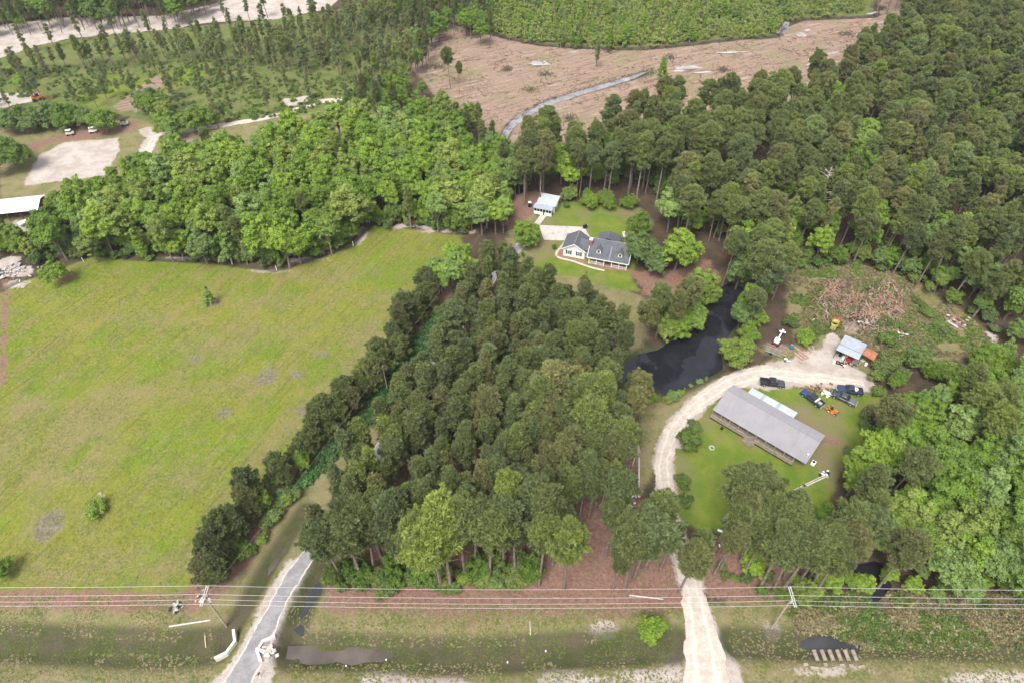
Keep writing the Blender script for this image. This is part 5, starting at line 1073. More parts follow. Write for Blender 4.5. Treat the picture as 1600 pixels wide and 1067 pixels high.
# long grey-roofed home
loc = (44.1, 94.6, 0); rz = math.atan2(80.39 - 94.61, 60.257 - 44.096)
H3 = empty('manufactured_home', loc, rz, 'long manufactured home with weathered grey roof and a front porch', 'house')
L3 = 21.6
wallm = gable_walls(.25, L3 - .3, 1.9, 8.7, 2.55, 2.95, 'u').build('wall', bluegrey_m, H3)
MB().slab([(0, 0, 2.45), (L3, 0, 2.45), (L3, 6.3, 3.45), (0, 6.3, 3.45)], .16).build('roof', grey_roof_m, H3)
MB().slab([(0, 6.3, 3.45), (L3, 6.3, 3.45), (L3, 9.2, 2.9), (0, 9.2, 2.9)], .16).build('roof', grey_roof_m, H3)
MB().slab([(0, 6.24, 3.47), (L3, 6.24, 3.47), (L3, 6.37, 3.47), (0, 6.37, 3.47)], .03).build('ridge_cap', simple('dark_ridge_flashing', (0.2, 0.2, 0.21)), H3)
g3 = MB(); [g3.add([(u, 0.15, 2.35), (u, 9.0, 2.8), (u, 6.3, 3.3), (u + .08, .15, 2.35), (u + .08, 9.0, 2.8), (u + .08, 6.3, 3.3)], [(0,1,2),(5,4,3),(0,3,4,1),(1,4,5,2),(2,5,3,0)]) for u in (.15, L3 - .25)]
g3.build('gable', bluegrey_m, H3)
MB().span(.1, L3 - 2.2, -.55, 1.9, .35, .5).build('porch_floor', deck_m, H3)
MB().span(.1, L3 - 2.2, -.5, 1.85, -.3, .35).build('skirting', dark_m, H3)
for i in range(10): MB().span(.15 + i * 2.1, .27 + i * 2.1, -.1, .02, .5, 2.4).build('porch_post', rail_m, H3)
for i in range(9):
    r_ = MB(); x0 = .27 + i * 2.1; r_.span(x0, x0 + 1.98, -.5, -.42, 1.3, 1.4); r_.span(x0, x0 + 1.98, -.49, -.43, .65, .72)
    for j in range(9): r_.span(x0 + .1 + j * .22, x0 + .15 + j * .22, -.48, -.44, .72, 1.3)
    if i != 4: r_.build('porch_railing', rail_m, H3)
    MB().span(x0 - .12, x0 - .02, -.52, -.42, .5, 1.45).build('rail_post', rail_m, H3)
for u in (2.5, 5.2, 8.3, 13.0, 16.5, 19.6): window(H3, u, 1.9, 1.2, 1.1, 1.1)
MB().span(10.3, 11.2, 1.82, 1.895, .5, 2.4).build('door', white_m, H3)
st = MB(); [st.span(8.4, 10.9, -1.0 - .38 * j, -.6 - .38 * j, -.2, .42 - .12 * j) for j in range(3)]; st.build('porch_steps', deck_m, H3)
for i in range(8):     # pale edging stones round the steps
    a = math.pi * (1 + (i + .5) / 8); o_ = MB().box((9.6 + 1.9 * math.cos(a), -1.2 + 1.5 * math.sin(a), .08), (.62, .2, .14), a + 1.57); o_.build('edging_stone', brick_m, H3)
pp = MB().tube([(21.0, 1.7, 2.7), (21.0, 1.7, 3.5)], .07, 8).build('vent_pipe', trim_m, H3); MB().box((21.0, 1.7, 3.5), (.3, .3, .14)).build('vent_cap', trim_m, pp)
for u, v in ((7.6, 5.2), (19.6, 1.6)): MB().tube([(u, v, 3.0), (u, v, 3.55)], .05, 6).build('vent_pipe', metal_m, H3)
window(H3, L3 - .3, 4.0, 1.2, 1.0, 1.0, 'y'); window(H3, L3 - .3, 6.6, 1.2, 1.0, 1.0, 'y')
# awning of separate tin panels behind it
AW = empty('tin_awning', loc, rz, 'white ribbed tin awning behind the grey-roofed home', 'awning')
for i in range(15):
    x0 = 3.5 + i * .73; MB().slab([(x0, 8.9, 2.72), (x0 + .70, 8.9, 2.72), (x0 + .70, 11.6, 2.42), (x0, 11.6, 2.42)], .05).build('panel', tin_m if i not in (4, 9) else tin2_m, AW)
    MB().slab([(x0 + .69, 8.9, 2.78), (x0 + .74, 8.9, 2.78), (x0 + .74, 11.6, 2.48), (x0 + .69, 11.6, 2.48)], .07).build('rib', metal_m, AW)
for i in range(5): MB().span(3.6 + i * 2.65, 3.72 + i * 2.65, 11.35, 11.47, -.2, 2.4).build('post', metal_m, AW)
# things round the home
T = empty('air_conditioner', tuple(np.array(loc) + [0, 0, 0]), rz, 'white air conditioner unit at the right end of the grey-roofed home', 'air conditioner')
MB().span(L3 + .5, L3 + 1.35, 2.6, 3.45, 0, .8).build('casing', trim_m, T); MB().tube([(L3 + .92, 3.02, .8), (L3 + .92, 3.02, .84)], .32, 14).build('fan_grille', black_m, T)
T = empty('yard_grill', (G(1127, 672)[0], G(1127, 672)[1], 0), .4, 'small dark grill on the lawn left of the porch', 'grill')
MB().tube([(0, 0, .6), (0, 0, .95)], [.3, .34], 10).build('bowl', black_m, T)
for a in range(3): MB().tube([(.4 * math.cos(a * 2.1), .4 * math.sin(a * 2.1), 0), (.15 * math.cos(a * 2.1), .15 * math.sin(a * 2.1), .62)], .03, 5).build('leg', black_m, T)
p = G(1112, 700); T = empty('fire_ring', (p[0], p[1], HZ(p[0], p[1])), 0, 'pale stone fire ring in the front lawn', 'fire ring')
for i in range(9): a = i * .698; MB().box((.5 * math.cos(a), .5 * math.sin(a), .12), (.32, .22, .26), a + 1.57).build('stone', conc, T)
p = G(1111, 700); 

# tin shed with rusty lean-to
a_, b_ = G(1307.4, 545.8, 3), G(1341.2, 561, 3); loc = (a_[0], a_[1], 0); rz = math.atan2(b_[1] - a_[1], b_[0] - a_[0])
H4 = empty('tin_shed', loc, rz, 'open tin-roofed shed with a rusty lean-to by the debris pile', 'shed')
MB().slab([(-.1, 0, 2.85), (5.2, 0, 2.85), (5.2, 1.95, 3.15), (-.1, 1.95, 3.15)], .06).build('roof_panel', tin2_m, H4)
MB().slab([(-.1, 2.05, 3.2), (5.2, 2.05, 3.2), (5.2, 5.9, 3.2), (-.1, 5.9, 3.2)], .06).build('roof_panel', tin2_m, H4)
MB().slab([(5.25, 2.5, 2.75), (8.1, 2.3, 2.45), (8.1, 5.4, 2.45), (5.25, 5.3, 2.75)], .06).build('lean_to_roof', rust_m, H4)
for x, y in ((.1, .2), (2.5, .2), (5.0, .2), (.1, 5.6), (5.0, 5.6), (7.9, 2.5), (7.9, 5.2)): MB().span(x - .08, x + .08, y - .08, y + .08, -.3, 2.8 if x < 6 else 2.4).build('post', DARKWOOD_M, H4)
MB().span(.1, 5.0, 5.45, 5.53, -.2, 3.05).build('back_wall', tin2_m, H4); MB().span(.02, .09, 1.5, 5.5, -.2, 3.0).build('side_wall', tin2_m, H4); MB().span(7.95, 8.02, 2.4, 5.3, -.2, 2.35).build('side_wall', rust_m, H4)
J = [(1319,560,'white chest freezer under the shed eave','freezer',trim_m,(1.3,.7,.8)),(1326,563,'red toolbox cabinet under the shed eave','toolbox',simple('red_paint',(0.45,.04,.03),.4,.5),(1.4,.7,.7)),(1334,566,'grey metal crate under the shed eave','crate',metal_m,(1.0,.8,.6)),
     (1347,566,'tan cardboard box beside the lean-to','box',tan_m,(.9,.8,.6)),(1312,556,'dark barrel at the left end of the shed','barrel',black_m,None),(1352,571,'pale bucket in front of the lean-to','bucket',trim_m,None),(1322,556,'blue drum inside the shed','drum',simple('blue_plastic',(.05,.12,.3)),None),
     (1302,568,'white jug left of the tyres by the shed','jug',trim_m,None),(1319,572,'white box right of the tyres by the shed','box',trim_m,(.5,.4,.3))]
for x, y, lb, ct, mt, dm in J:
    p = G(x, y)
    if dm: o = MB().box((0, 0, dm[2] / 2), dm).box((0, 0, dm[2] + .03), (dm[0] + .08, dm[1] + .08, .06)).build(ct.replace(' ', '_'), mt, loc=(p[0], p[1], HZ(p[0], p[1]) - .02), rz=random.uniform(-.6, .6))
    else: o = MB().tube([(0, 0, 0), (0, 0, .15), (0, 0, .8), (0, 0, .9)], [.26, .3, .3, .25], 12).build(ct, mt, loc=(p[0], p[1], HZ(p[0], p[1]) - .02))
    setp(o, lb, ct)
def torus(R_, r, n=16, k=8):
    m = MB(); vs = [((R_ + r * math.cos(b)) * math.cos(a), (R_ + r * math.cos(b)) * math.sin(a), r + r * math.sin(b)) for a in [2*math.pi*i/n for i in range(n)] for b in [2*math.pi*j/k for j in range(k)]]
    return m.add(vs, [(i*k+j, ((i+1) % n)*k+j, ((i+1) % n)*k+(j+1) % k, i*k+(j+1) % k) for i in range(n) for j in range(k)])
for (x, y), lb in zip([(1309, 567), (1315, 569)], ['left of two old tyres lying before the shed', 'right of two old tyres lying before the shed']):
    p = G(x, y); o = torus(.42, .16).build('tyre', black_m, loc=(p[0], p[1], HZ(p[0], p[1])), smooth=True); setp(o, lb, 'tyre', 'old tyres by the shed')

# white shed among the pines
loc, rz = frame_of((952, 650), (968, 656)); H5 = empty('small_white_shed', loc, rz, 'small white shed half hidden under pines west of the dirt road', 'shed')
gable_walls(0, 4.4, 0, 3.0, 2.1, 2.8, 'u').build('wall', white_m, H5)
for s in (-1, 1): MB().slab([(-.2, 1.5, 2.95), (4.6, 1.5, 2.95), (4.6, 1.5 + s * 1.8, 2.1), (-.2, 1.5 + s * 1.8, 2.1)], .07).build('roof', tin_m, H5)
MB().span(1.6, 2.5, -.05, -.003, 0, 1.9).build('door', tan_m, H5)

# white-roofed barn, left edge
loc, rz = frame_of((0, 347), (57, 341)); H6 = empty('barn', loc, rz, 'open barn with a long bright white tin roof, left edge', 'barn')
barn_roof = simple('white_painted_tin', (0.72, 0.75, 0.80), 0.4, 0.4, var=0.04, scale=.5)
for s, z0, z1, v0, v1 in ((0, 3.0, 4.1, -.6, 3.8), (1, 4.1, 3.1, 3.8, 7.4)):
    for i in range(14): MB().slab([(-16 + i * 2, v0, z0), (-14.02 + i * 2, v0, z0), (-14.02 + i * 2, v1, z1), (-16 + i * 2, v1, z1)], .06).build('roof_panel', barn_roof, H6)
for i in range(8): MB().span(-15 + i * 3.6, -14.8 + i * 3.6, -.3, -.1, -.3, 2.95).build('post', DARKWOOD_M, H6); 
MB().span(-15.5, 11.6, 6.9, 7.0, -.3, 3.0).build('back_wall', rust_m, H6)
for x, y, lb in ((40, 348, 'silver boat-like trailer parked under the barn edge'), (58, 341, 'white trailer poking out of the barn corner')):
    p = G(x, y, .6); T = empty('trailer', (p[0], p[1], HZ(p[0], p[1])), .9 if x == 40 else .1, lb, 'trailer')
    MB().add([(-1.8,-.7,.5),(1.2,-.7,.5),(2.2,0,.75),(1.2,.7,.5),(-1.8,.7,.5),(-1.8,-.8,1.1),(1.2,-.8,1.1),(2.5,0,1.2),(1.2,.8,1.1),(-1.8,.8,1.1)], [(4,3,2,1,0),(5,6,7,8,9),(0,1,6,5),(1,2,7,6),(2,3,8,7),(3,4,9,8),(4,0,5,9)]).build('body', trim_m, T)
    for s in (-1, 1): torus(.25, .1, 12, 6).build('wheel', black_m, T, loc=(-.8, s * .85, .35)).rotation_euler = (math.pi / 2, 0, 0)
    MB().tube([(1.6, 0, .5), (3.3, 0, .45)], .05, 6).build('drawbar', metal_m, T)

# ------------------------------------------------------------------ vehicles
def paint(name, c): return simple(name, c, 0.25, 0.6, var=0.08)
wheel_rim = simple('pale_wheel_rims', (0.5, 0.5, 0.48), 0.4, 0.5, metal=0.5)
lamp_m = simple('lamp_lens', (0.6, 0.6, 0.58), 0.2, 0.6); tail_m = simple('red_tail_lens', (0.35, 0.02, 0.02), 0.3, 0.5)
def pickup(px, py, qx, qy, body_c, label, cargo=None, hood_c=None):
    """rear end at the first point, nose at the second"""
    a = G(px, py, .6); b = G(qx, qy, .6); c = (a + b) / 2; rz = math.atan2(b[1] - a[1], b[0] - a[0])
    T = empty('pickup_truck', (c[0], c[1], HZ(c[0], c[1])), rz, label, 'pickup truck', 'pickup trucks parked round the dirt yard')
    m = paint('truck_paint', body_c); mh = m if hood_c is None else paint('hood_paint', hood_c)
    def loft(secs, name, mat):
        mb = MB(); n = len(secs[0]); [mb.v.extend([(x, *p) for p in s]) for x, s in secs]if False else None
        vs = [(x, y, z) for x, s in secs for y, z in s]; k = len(secs[0][1])
        fs = [(i*k+j, (i+1)*k+j, (i+1)*k+(j+1) % k, i*k+(j+1) % k) for i in range(len(secs) - 1) for j in range(k)] + [tuple(range(k)), tuple((len(secs)-1)*k+j for j in reversed(range(k)))]
        return mb.add(vs, fs).build(name, mat, T)
    def sec(w, z0, z1, r=.08): return [(-w, z0), (-w - .03, (z0+z1)/2), (-w, z1 - r), (-w + r, z1), (w - r, z1), (w, z1 - r), (w + .03, (z0+z1)/2), (w, z0)]
    body = loft([(.45, sec(.94, .5, 1.1)), (1.3, sec(.95, .5, 1.12)), (2.45, sec(.93, .5, 1.05)), (2.72, sec(.86, .5, .92)), (2.78, sec(.82, .52, .8))], 'hood', mh)
    loft([(-.95, sec(.95, .48, 1.12)), (1.0, sec(.95, .48, 1.12))], 'body', m)
    cab = loft([(-.92, sec(.84, 1.1, 1.2)), (-.72, sec(.76, 1.1, 1.78)), (-.1, sec(.76, 1.1, 1.83)), (.42, sec(.74, 1.1, 1.78)), (1.15, sec(.84, 1.1, 1.16))], 'cab', m)
    MB().slab([(.46, -.66, 1.80), (.46, .66, 1.80), (1.12, .74, 1.2), (1.12, -.74, 1.2)], .03).build('windshield', glass_m, T)
    MB().slab([(-.76, .64, 1.76), (-.76, -.64, 1.76), (-.96, -.72, 1.24), (-.96, .72, 1.24)], .03).build('rear_window', glass_m, T)
    for s in (-1, 1):
        MB().add([(-.68, s*.80, 1.25), (.85, s*.88, 1.22), (.38, s*.79, 1.72), (-.62, s*.79, 1.72), (-.68, s*.74, 1.25), (.85, s*.78, 1.22), (.38, s*.70, 1.72), (-.62, s*.70, 1.72)], [(0,1,2,3),(7,6,5,4),(0,4,5,1),(1,5,6,2),(2,6,7,3),(3,7,4,0)]).build('side_window', glass_m, T)
    # open bed
    bd = MB(); bd.span(-2.75, -.97, -.9, .9, .62, .7)
    for s in (-1, 1): bd.span(-2.75, -.97, *sorted((s * .96, s * .84)), .5, 1.12)
    bd.span(-1.02, -.965, -.84, .84, .7, 1.12); bd.build('bed', m, T)
    MB().span(-2.82, -2.755, -.9, .9, .55, 1.1).build('tailgate', m, T)
    MB().span(-2.95, -2.83, -.85, .85, .42, .56).build('bumper', metal_m, T); MB().span(2.79, 2.92, -.85, .85, .42, .6).build('bumper', metal_m, T)
    for s in (-1, 1):
        MB().span(2.70, 2.81, *sorted((s * .55, s * .8)), .68, .84).build('headlight', lamp_m, T); MB().span(-2.83, -2.76, *sorted((s * .86, s * .95)), .7, 1.0).build('tail_light', tail_m, T)
        MB().box((.75, s * 1.05, 1.22), (.12, .2, .16)).build('mirror', m, T)
        for x in (1.75, -1.85):
            w_ = MB().tube([(x, s * .72, .38), (x, s * .97, .38)], .38, 14).build('wheel', black_m, T); MB().tube([(x, s * .965, .38), (x, s * .99, .38)], .22, 10).build('rim', wheel_rim, w_)
    return T
pickup(1190.5, 596, 1223.5, 600, (0.018, 0.02, 0.026), 'black pickup truck parked just behind the tin awning', hood_c=(0.05, .055, .065))
pickup(1282, 632, 1255.5, 612, (0.022, 0.03, 0.055), 'dark blue pickup with a cluttered bed, nearest the awning corner', hood_c=(0.03, .05, .12))
pickup(1343, 612, 1312, 607, (0.025, 0.035, 0.06), 'dark blue pickup carrying a white tank at the edge of the dirt', hood_c=(0.03, .045, .09))
pickup(1306, 616, 1332, 628, (0.05, 0.058, 0.062), 'grey-green pickup parked on grass beside the blue truck', hood_c=(0.13, .11, .115))
p = G(1337, 609, .9); o = MB().tube([(0, 0, 0), (0, 0, .15), (0, 0, .6), (0, 0, .75)], [.4, .48, .48, .2], 14).build('white_tank', trim_m, loc=(p[0], p[1], HZ(p[0], p[1]) + .72)); setp(o, 'round white tank in the bed of the blue pickup', 'tank')
pa, pb = G(1282, 632, .6), G(1255.5, 612, .6); dv = (pb - pa) / np.linalg.norm(pb - pa); c = (pa + pb) / 2
for off, dm, mt, lb in ((-1.3, (.35, 1.7, .5), simple('cream_box', (.62, .58, .46)), 'cream toolbox across the bed of the dark blue pickup'), (-2.1, (.8, .6, .3), metal_m, 'grey crate in the bed of the dark blue pickup')):
    q = c + dv * off; o = MB().box((0, 0, dm[2] / 2), dm).box((0, 0, dm[2] + .02), (dm[0] + .05, dm[1] + .05, .05)).build('toolbox' if off > -2 else 'crate', mt, loc=(q[0], q[1], HZ(c[0], c[1]) + (.72 if off < -2 else .8)), rz=math.atan2(dv[1], dv[0])); setp(o, lb, 'toolbox' if off > -2 else 'crate')

# orange tractor mower
orange = simple('orange_paint', (0.50, 0.17, 0.035), 0.5, 0.4, var=.15); yellow = simple('yellow_paint', (0.33, 0.29, 0.08), 0.6, 0.3, var=.3); redp = simple('faded_red_paint', (0.42, 0.06, 0.04), 0.6, 0.3)
p0, p1 = G(1291, 638), G(1311, 650); rz = math.atan2(p1[1] - p0[1], p1[0] - p0[0]); c = (p0 + p1) / 2
T = empty('orange_mower', (c[0], c[1], HZ(c[0], c[1])), rz, 'small orange ride-on mower on the grass below the pickups', 'mower')
MB().box((-.1, 0, .55), (1.9, .7, .25)).box((.55, 0, .85), (.8, .6, .45)).box((.55, 0, 1.09), (.7, .5, .06)).build('body', orange, T)
MB().add([(-.5,-.85,.22),(.4,-.85,.22),(.65,0,.22),(.4,.85,.22),(-.5,.85,.22),(-.5,-.8,.45),(.35,-.8,.45),(.6,0,.45),(.35,.8,.45),(-.5,.8,.45)], [(4,3,2,1,0),(5,6,7,8,9),(0,1,6,5),(1,2,7,6),(2,3,8,7),(3,4,9,8),(4,0,5,9)]).build('mower_deck', orange, T)
MB().box((-.45, 0, .85), (.5, .5, .12)).box((-.68, 0, 1.12), (.1, .5, .5)).build('seat', black_m, T)
MB().tube([(.05, 0, .8), (-.05, 0, 1.15)], .03, 6).tube([(-.08, -.18, 1.15), (-.08, .18, 1.15)], .03, 6).build('steering', black_m, T)
MB().tube([(-1.0, -.5, .5), (-1.5, -.6, .75), (-2.1, -.5, .6)], [.15, .13, .1], 7).tube([(-1.0, .4, .5), (-1.6, .5, .6)], .13, 7).build('chute', orange, T)
for x, r_ in ((-.75, .42), (.75, .3)):
    for s in (-1, 1):
        w_ = MB().tube([(x, s * .5, r_), (x, s * .78, r_)], r_, 12).build('wheel', black_m, T); MB().tube([(x, s * .77, r_), (x, s * .8, r_)], r_ * .6, 10).build('rim', simple('cream_rim', (.62, .55, .36)), w_)
MB().tube([(-.75, -.45, .5), (-.75, -.45, 1.7)], .04, 5).tube([(-.75, .45, .5), (-.75, .45, 1.7)], .04, 5).tube([(-.75, -.45, 1.7), (-.75, .45, 1.7)], .04, 5).build('roll_bar', orange, T)
# second orange machine, upper left
p = G(60, 158); T = empty('orange_loader', (p[0], p[1], HZ(p[0], p[1])), .5, 'faded orange loader on the pale sand in the upper left', 'loader')
MB().box((0, 0, 1.2), (3.4, 1.6, 1.0)).box((-1.0, 0, 1.9), (1.0, 1.4, .5)).build('body', orange, T); MB().box((.4, 0, 2.3), (1.2, 1.3, 1.3)).build('cab', glass_m, T); MB().box((.4, 0, 3.0), (1.4, 1.5, .12)).build('cab_roof', orange, T)
MB().tube([(1.2, .7, 1.5), (2.6, .7, 1.7), (3.4, .7, .6)], .14, 6).tube([(1.2, -.7, 1.5), (2.6, -.7, 1.7), (3.4, -.7, .6)], .14, 6).build('arm', orange, T)
MB().add([(3.3,-1.2,.1),(4.2,-1.2,.1),(3.4,-1.2,1.0),(3.3,1.2,.1),(4.2,1.2,.1),(3.4,1.2,1.0)], [(0,1,2),(5,4,3),(0,3,4,1),(0,2,5,3),(1,4,5,2)]).build('bucket', rust_m, T)
for x in (-1.1, 1.2):
    for s in (-1, 1): MB().tube([(x, s * .75, .65), (x, s * 1.2, .65)], .65, 14).build('wheel', black_m, T)
# white boom machine on a flat trailer
p0, p1 = G(1205, 548), G(1221, 526); rz = math.atan2(p1[1] - p0[1], p1[0] - p0[0]); c = (p0 + p1) / 2
T = empty('boom_machine', (c[0], c[1], HZ(c[0], c[1])), rz, 'white boom machine with a dark red base at the tree edge', 'machine')
MB().box((-.3, 0, .7), (1.9, 1.5, .6)).build('base', simple('maroon_paint', (.16, .03, .04)), T); MB().box((-.5, 0, 1.35), (1.2, 1.2, .8)).box((-.5, 0, 1.8), (1.0, 1.0, .12)).build('housing', trim_m, T)
MB().tube([(0, 0, 1.5), (1.6, .1, 2.1), (3.2, .2, 1.6)], [.2, .16, .12], 6).build('boom', trim_m, T); MB().box((3.4, .2, 1.2), (.5, 1.5, .14), .3).box((3.4, .2, 1.5), (.14, .5, .8)).build('head', trim_m, T)
for x in (-.9, .4):
    for s in (-1, 1): MB().tube([(x, s * .65, .36), (x, s * .9, .36)], .36, 12).build('wheel', black_m, T)
p = G(1207, 551); T = empty('flatbed_trailer', (p[0], p[1], HZ(p[0], p[1])), -.5, 'rusty grey flatbed trailer below the white boom machine', 'trailer')
for i in range(9): MB().span(-1.9 + i * .42, -1.52 + i * .42, -.85, .85, .55, .6).build('plank', deck_m, T)
MB().span(-1.95, 1.95, -.95, -.87, .45, .65).span(-1.95, 1.95, .87, .95, .45, .65).build('side_rail', metal_m, T); MB().tube([(1.9, 0, .5), (3.0, 0, .45)], .05, 6).build('drawbar', metal_m, T)
for s in (-1, 1): MB().tube([(-.3, s * .96, .33), (-.3, s * 1.18, .33)], .33, 12).build('wheel', black_m, T)
# yellow grapple loader at the debris pile
p0, p1 = G(1297, 522), G(1307, 502); rz = math.atan2(p1[1] - p0[1], p1[0] - p0[0]); c = (p0 + p1) / 2
T = empty('grapple_loader', (c[0], c[1], HZ(c[0], c[1])), rz, 'yellow loader with a red grapple working into the debris pile', 'loader')
MB().box((-.6, 0, .95), (2.4, 1.3, .7)).box((-1.3, 0, 1.5), (.9, 1.2, .5)).build('body', yellow, T)
cage = MB(); [cage.tube([(x, y, 1.2), (x, y, 2.3)], .06, 5) for x in (-.7, .4) for y in (-.55, .55)]; cage.box((-.15, 0, 2.32), (1.3, 1.25, .08)); cage.build('cage', yellow, T)
MB().box((-.3, 0, 1.45), (.5, .5, .15)).box((-.55, 0, 1.7), (.1, .5, .5)).build('seat', black_m, T)
MB().tube([(-1.2, .75, 1.7), (.6, .75, 1.9), (1.9, .7, .9)], .12, 6).tube([(-1.2, -.75, 1.7), (.6, -.75, 1.9), (1.9, -.7, .9)], .12, 6).build('arm', yellow, T)
gr = MB(); [gr.tube([(1.8, y, .9), (2.7, y, 1.3), (3.3, y, .5)], [.09, .09, .04], 5) for y in (-.8, -.4, 0, .4, .8)]; gr.tube([(1.85, -.9, .9), (1.85, .9, .9)], .14, 6); [gr.tube([(1.9, y, .7), (2.7, y, .2), (3.3, y, .35)], .07, 5) for y in (-.6, -.2, .2, .6)]; gr.build('grapple', redp, T)
for x in (-1.3, .1):
    for s in (-1, 1): MB().tube([(x, s * .68, .45), (x, s * 1.02, .45)], .45, 12).build('wheel', black_m, T)
# kart-like things on the sandy lot
for x, y, lb, cc in ((111, 212, 'tan and white cart on the edge of the sandy lot', (.6, .5, .4)), (147, 208, 'white-topped dark cart above the sandy lot', (.75, .72, .72)), (196, 197, 'small dark cart with a white seat beside the track', (.5, .5, .5))):
    p = G(x, y); T = empty('utility_cart', (p[0], p[1], HZ(p[0], p[1])), .4, lb, 'cart')
    MB().box((0, 0, .75), (2.6, 1.3, .45)).box((.9, 0, 1.0), (.7, 1.2, .3)).build('body', simple('cart_paint', cc), T); MB().box((-.2, 0, 1.95), (1.7, 1.3, .08)).build('roof', trim_m if x < 190 else black_m, T)
    [MB().tube([(a, b, .9), (a, b, 1.95)], .05, 5).build('roof_post', black_m, T) for a in (-.9, .5) for b in (-.55, .55)]
    [MB().tube([(a, b * .55, .35), (a, b * .8, .35)], .35, 10).build('wheel', black_m, T) for a in (-.85, .85) for b in (-1, 1)]

# ------------------------------------------------------------------ yard clutter
def log_(x0, y0, x1, y1, r, lb, mat=WOOD_M, grp=None, name='log', cat='log', lift=None, r1=None):
    a, b = G(x0, y0), G(x1, y1); za, zb = HZ(a[0], a[1]), HZ(b[0], b[1]); mid = (a + b) / 2; zm = max(HZ(mid[0], mid[1]), (za + zb) / 2)
    zm = max(zm, (za + zb) / 2); m = MB().tube([(a[0] - mid[0], a[1] - mid[1], za - zm + r * .9), (0, 0, r * .9 + .02), (b[0] - mid[0], b[1] - mid[1], zb - zm + r * .8)], [r, r * .92, r1 or r * .8], 8)
    o = m.build(name, mat, loc=(mid[0], mid[1], zm + (lift or 0))); return setp(o, lb, cat, grp)
pink = simple('stripped_pine_log', (0.36, 0.24, 0.19), 0.85, 0.2, var=.2)
for a in [(1236,540,1263,560,.24,'longest stripped log beside the dirt yard'),(1241,553,1254,563,.3,'shorter log in front of the longest one in the yard'),(1247,552,1260,562,.26,'log lying between the two others in the yard'),
          (1260,541,1267,552,.26,'short log right of the log row by the bright bush'),(1268,540,1272,547,.12,'thin white pole right of the short log'),(1247,566,1253,567,.2,'cut stub in front of the yard logs')]:
    log_(*a, mat=pink if a[4] > .15 else PALE_BARK_M, grp='logs beside the dirt yard')
for a in [(1297,465,1306,480,.24,'big log leaning on top of the debris pile'),(1266,506,1281,507,.22,'pale log across the left foot of the debris pile'),(1355,515,1364,506,.2,'pale pole on the right of the debris pile'),(1343,490,1357,505,.2,'curved pale root in the debris pile'),
          (1378,535,1381,542,.24,'stub log in the lower right of the debris'),(1395,455,1412,468,.24,'dark log at the upper right of the debris')]:
    log_(*a, mat=PALE_BARK_M if 'pale' in a[5] else WOOD_M, grp='logs in the debris pile')
log_(264, 978, 329, 968, .17, 'long pale pole lying on the verge near the left utility pole', PALE_BARK_M, name='fallen_pole', cat='pole')
log_(318, 990, 319, 1008, .12, 'short yellowish post lying by the left culvert wall', simple('yellowish_post', (.45, .38, .2)), name='fallen_post', cat='post')
log_(998, 716, 998, 772, .20, 'long straight timber lying on the pine straw by the dirt road', PALE_BARK_M, name='timber', cat='timber')
log_(992, 714, 988, 728, .10, 'short stick beside the long timber', PALE_BARK_M, name='stick', cat='stick')
log_(1236, 771, 1292, 744, .20, 'long white fallen trunk behind the pines, far end up', PALE_BARK_M, name='fallen_log', cat='log', grp='twin fallen trunks')
log_(1240, 766, 1290, 741, .14, 'thinner fallen trunk lying alongside the long white one', PALE_BARK_M, name='fallen_log', cat='log', grp='twin fallen trunks')
log_(1211, 842, 1222, 850, .16, 'short white log under the pines right of the dirt road', PALE_BARK_M)
log_(983, 930, 1036, 936, .14, 'pale pole lying on the straw under the wires', PALE_BARK_M, name='fallen_pole', cat='pole')
log_(828, 971, 829, 991, .09, 'upright-looking white stake lying on the verge', PALE_BARK_M, name='stake', cat='stake')
# white heap under the pines, junk on the yard
def heap(x, y, n, rx, ry, mats, lb, cat, dims=(.3, 1.2), seed=0, name='scrap_heap'):
    p = G(x, y); z = HZ(p[0], p[1]); g = np.random.default_rng(seed); T = empty(name, (p[0], p[1], z), 0, lb, cat)
    for k_, mt in enumerate(mats):
        m = MB()
        for _ in range(n):
            m.box((g.normal() * rx, g.normal() * ry, g.uniform(.05, .5)), (g.uniform(*dims), g.uniform(dims[0] * .4, dims[1] * .5), g.uniform(.05, .3)), g.uniform(0, 3.1), ry=g.uniform(-.4, .4))
        m.build(['scrap', 'sheeting', 'timber'][k_ % 3], mt, T, kind='stuff')
    return T
heap(1157, 828, 20, 1.8, 1.8, [trim_m, tin_m, PALE_BARK_M], 'white scrap heap under the pines in front of the home', 'scrap heap', seed=1)
heap(1200, 838, 16, 1.2, 1.2, [WOOD_M, tan_m, PALE_BARK_M], 'tan brush and scrap heap beside the vivid green bush', 'scrap heap', seed=2)
heap(983, 777, 12, 1.1, .8, [trim_m, tan_m, PALE_BARK_M], 'small pale scrap heap at the edge of the pine straw', 'scrap heap', seed=3, dims=(.2, .8))
heap(1280, 609, 18, 1.4, .7, [rust_m, tan_m, DARKWOOD_M], 'brown and orange scrap strewn above the dark blue pickup', 'scrap heap', seed=4, dims=(.2, .9))
heap(1303, 505, 10, .8, .8, [redp, trim_m, WOOD_M], 'red and white junk ahead of the yellow loader', 'scrap heap', seed=5, dims=(.2, .9))
heap(1345, 513, 14, 1.2, .8, [black_m, metal_m, PALE_BARK_M], 'black and grey scrap in the middle of the debris pile', 'scrap heap', seed=6, dims=(.2, .9))
heap(1391, 532, 16, 1.2, .8, [trim_m, metal_m, WOOD_M], 'white scrap at the lower right of the debris pile', 'scrap heap', seed=7, dims=(.2, .9))
heap(1327, 570, 8, 1.0, .5, [redp, metal_m, black_m], 'red and grey scrap in front of the tin shed', 'scrap heap', seed=8, dims=(.2, .7))
heap(1229, 564, 7, .4, .4, [tan_m, DARKWOOD_M, trim_m], 'small junk heap left of the yard logs', 'scrap heap', seed=9, dims=(.2, .8))
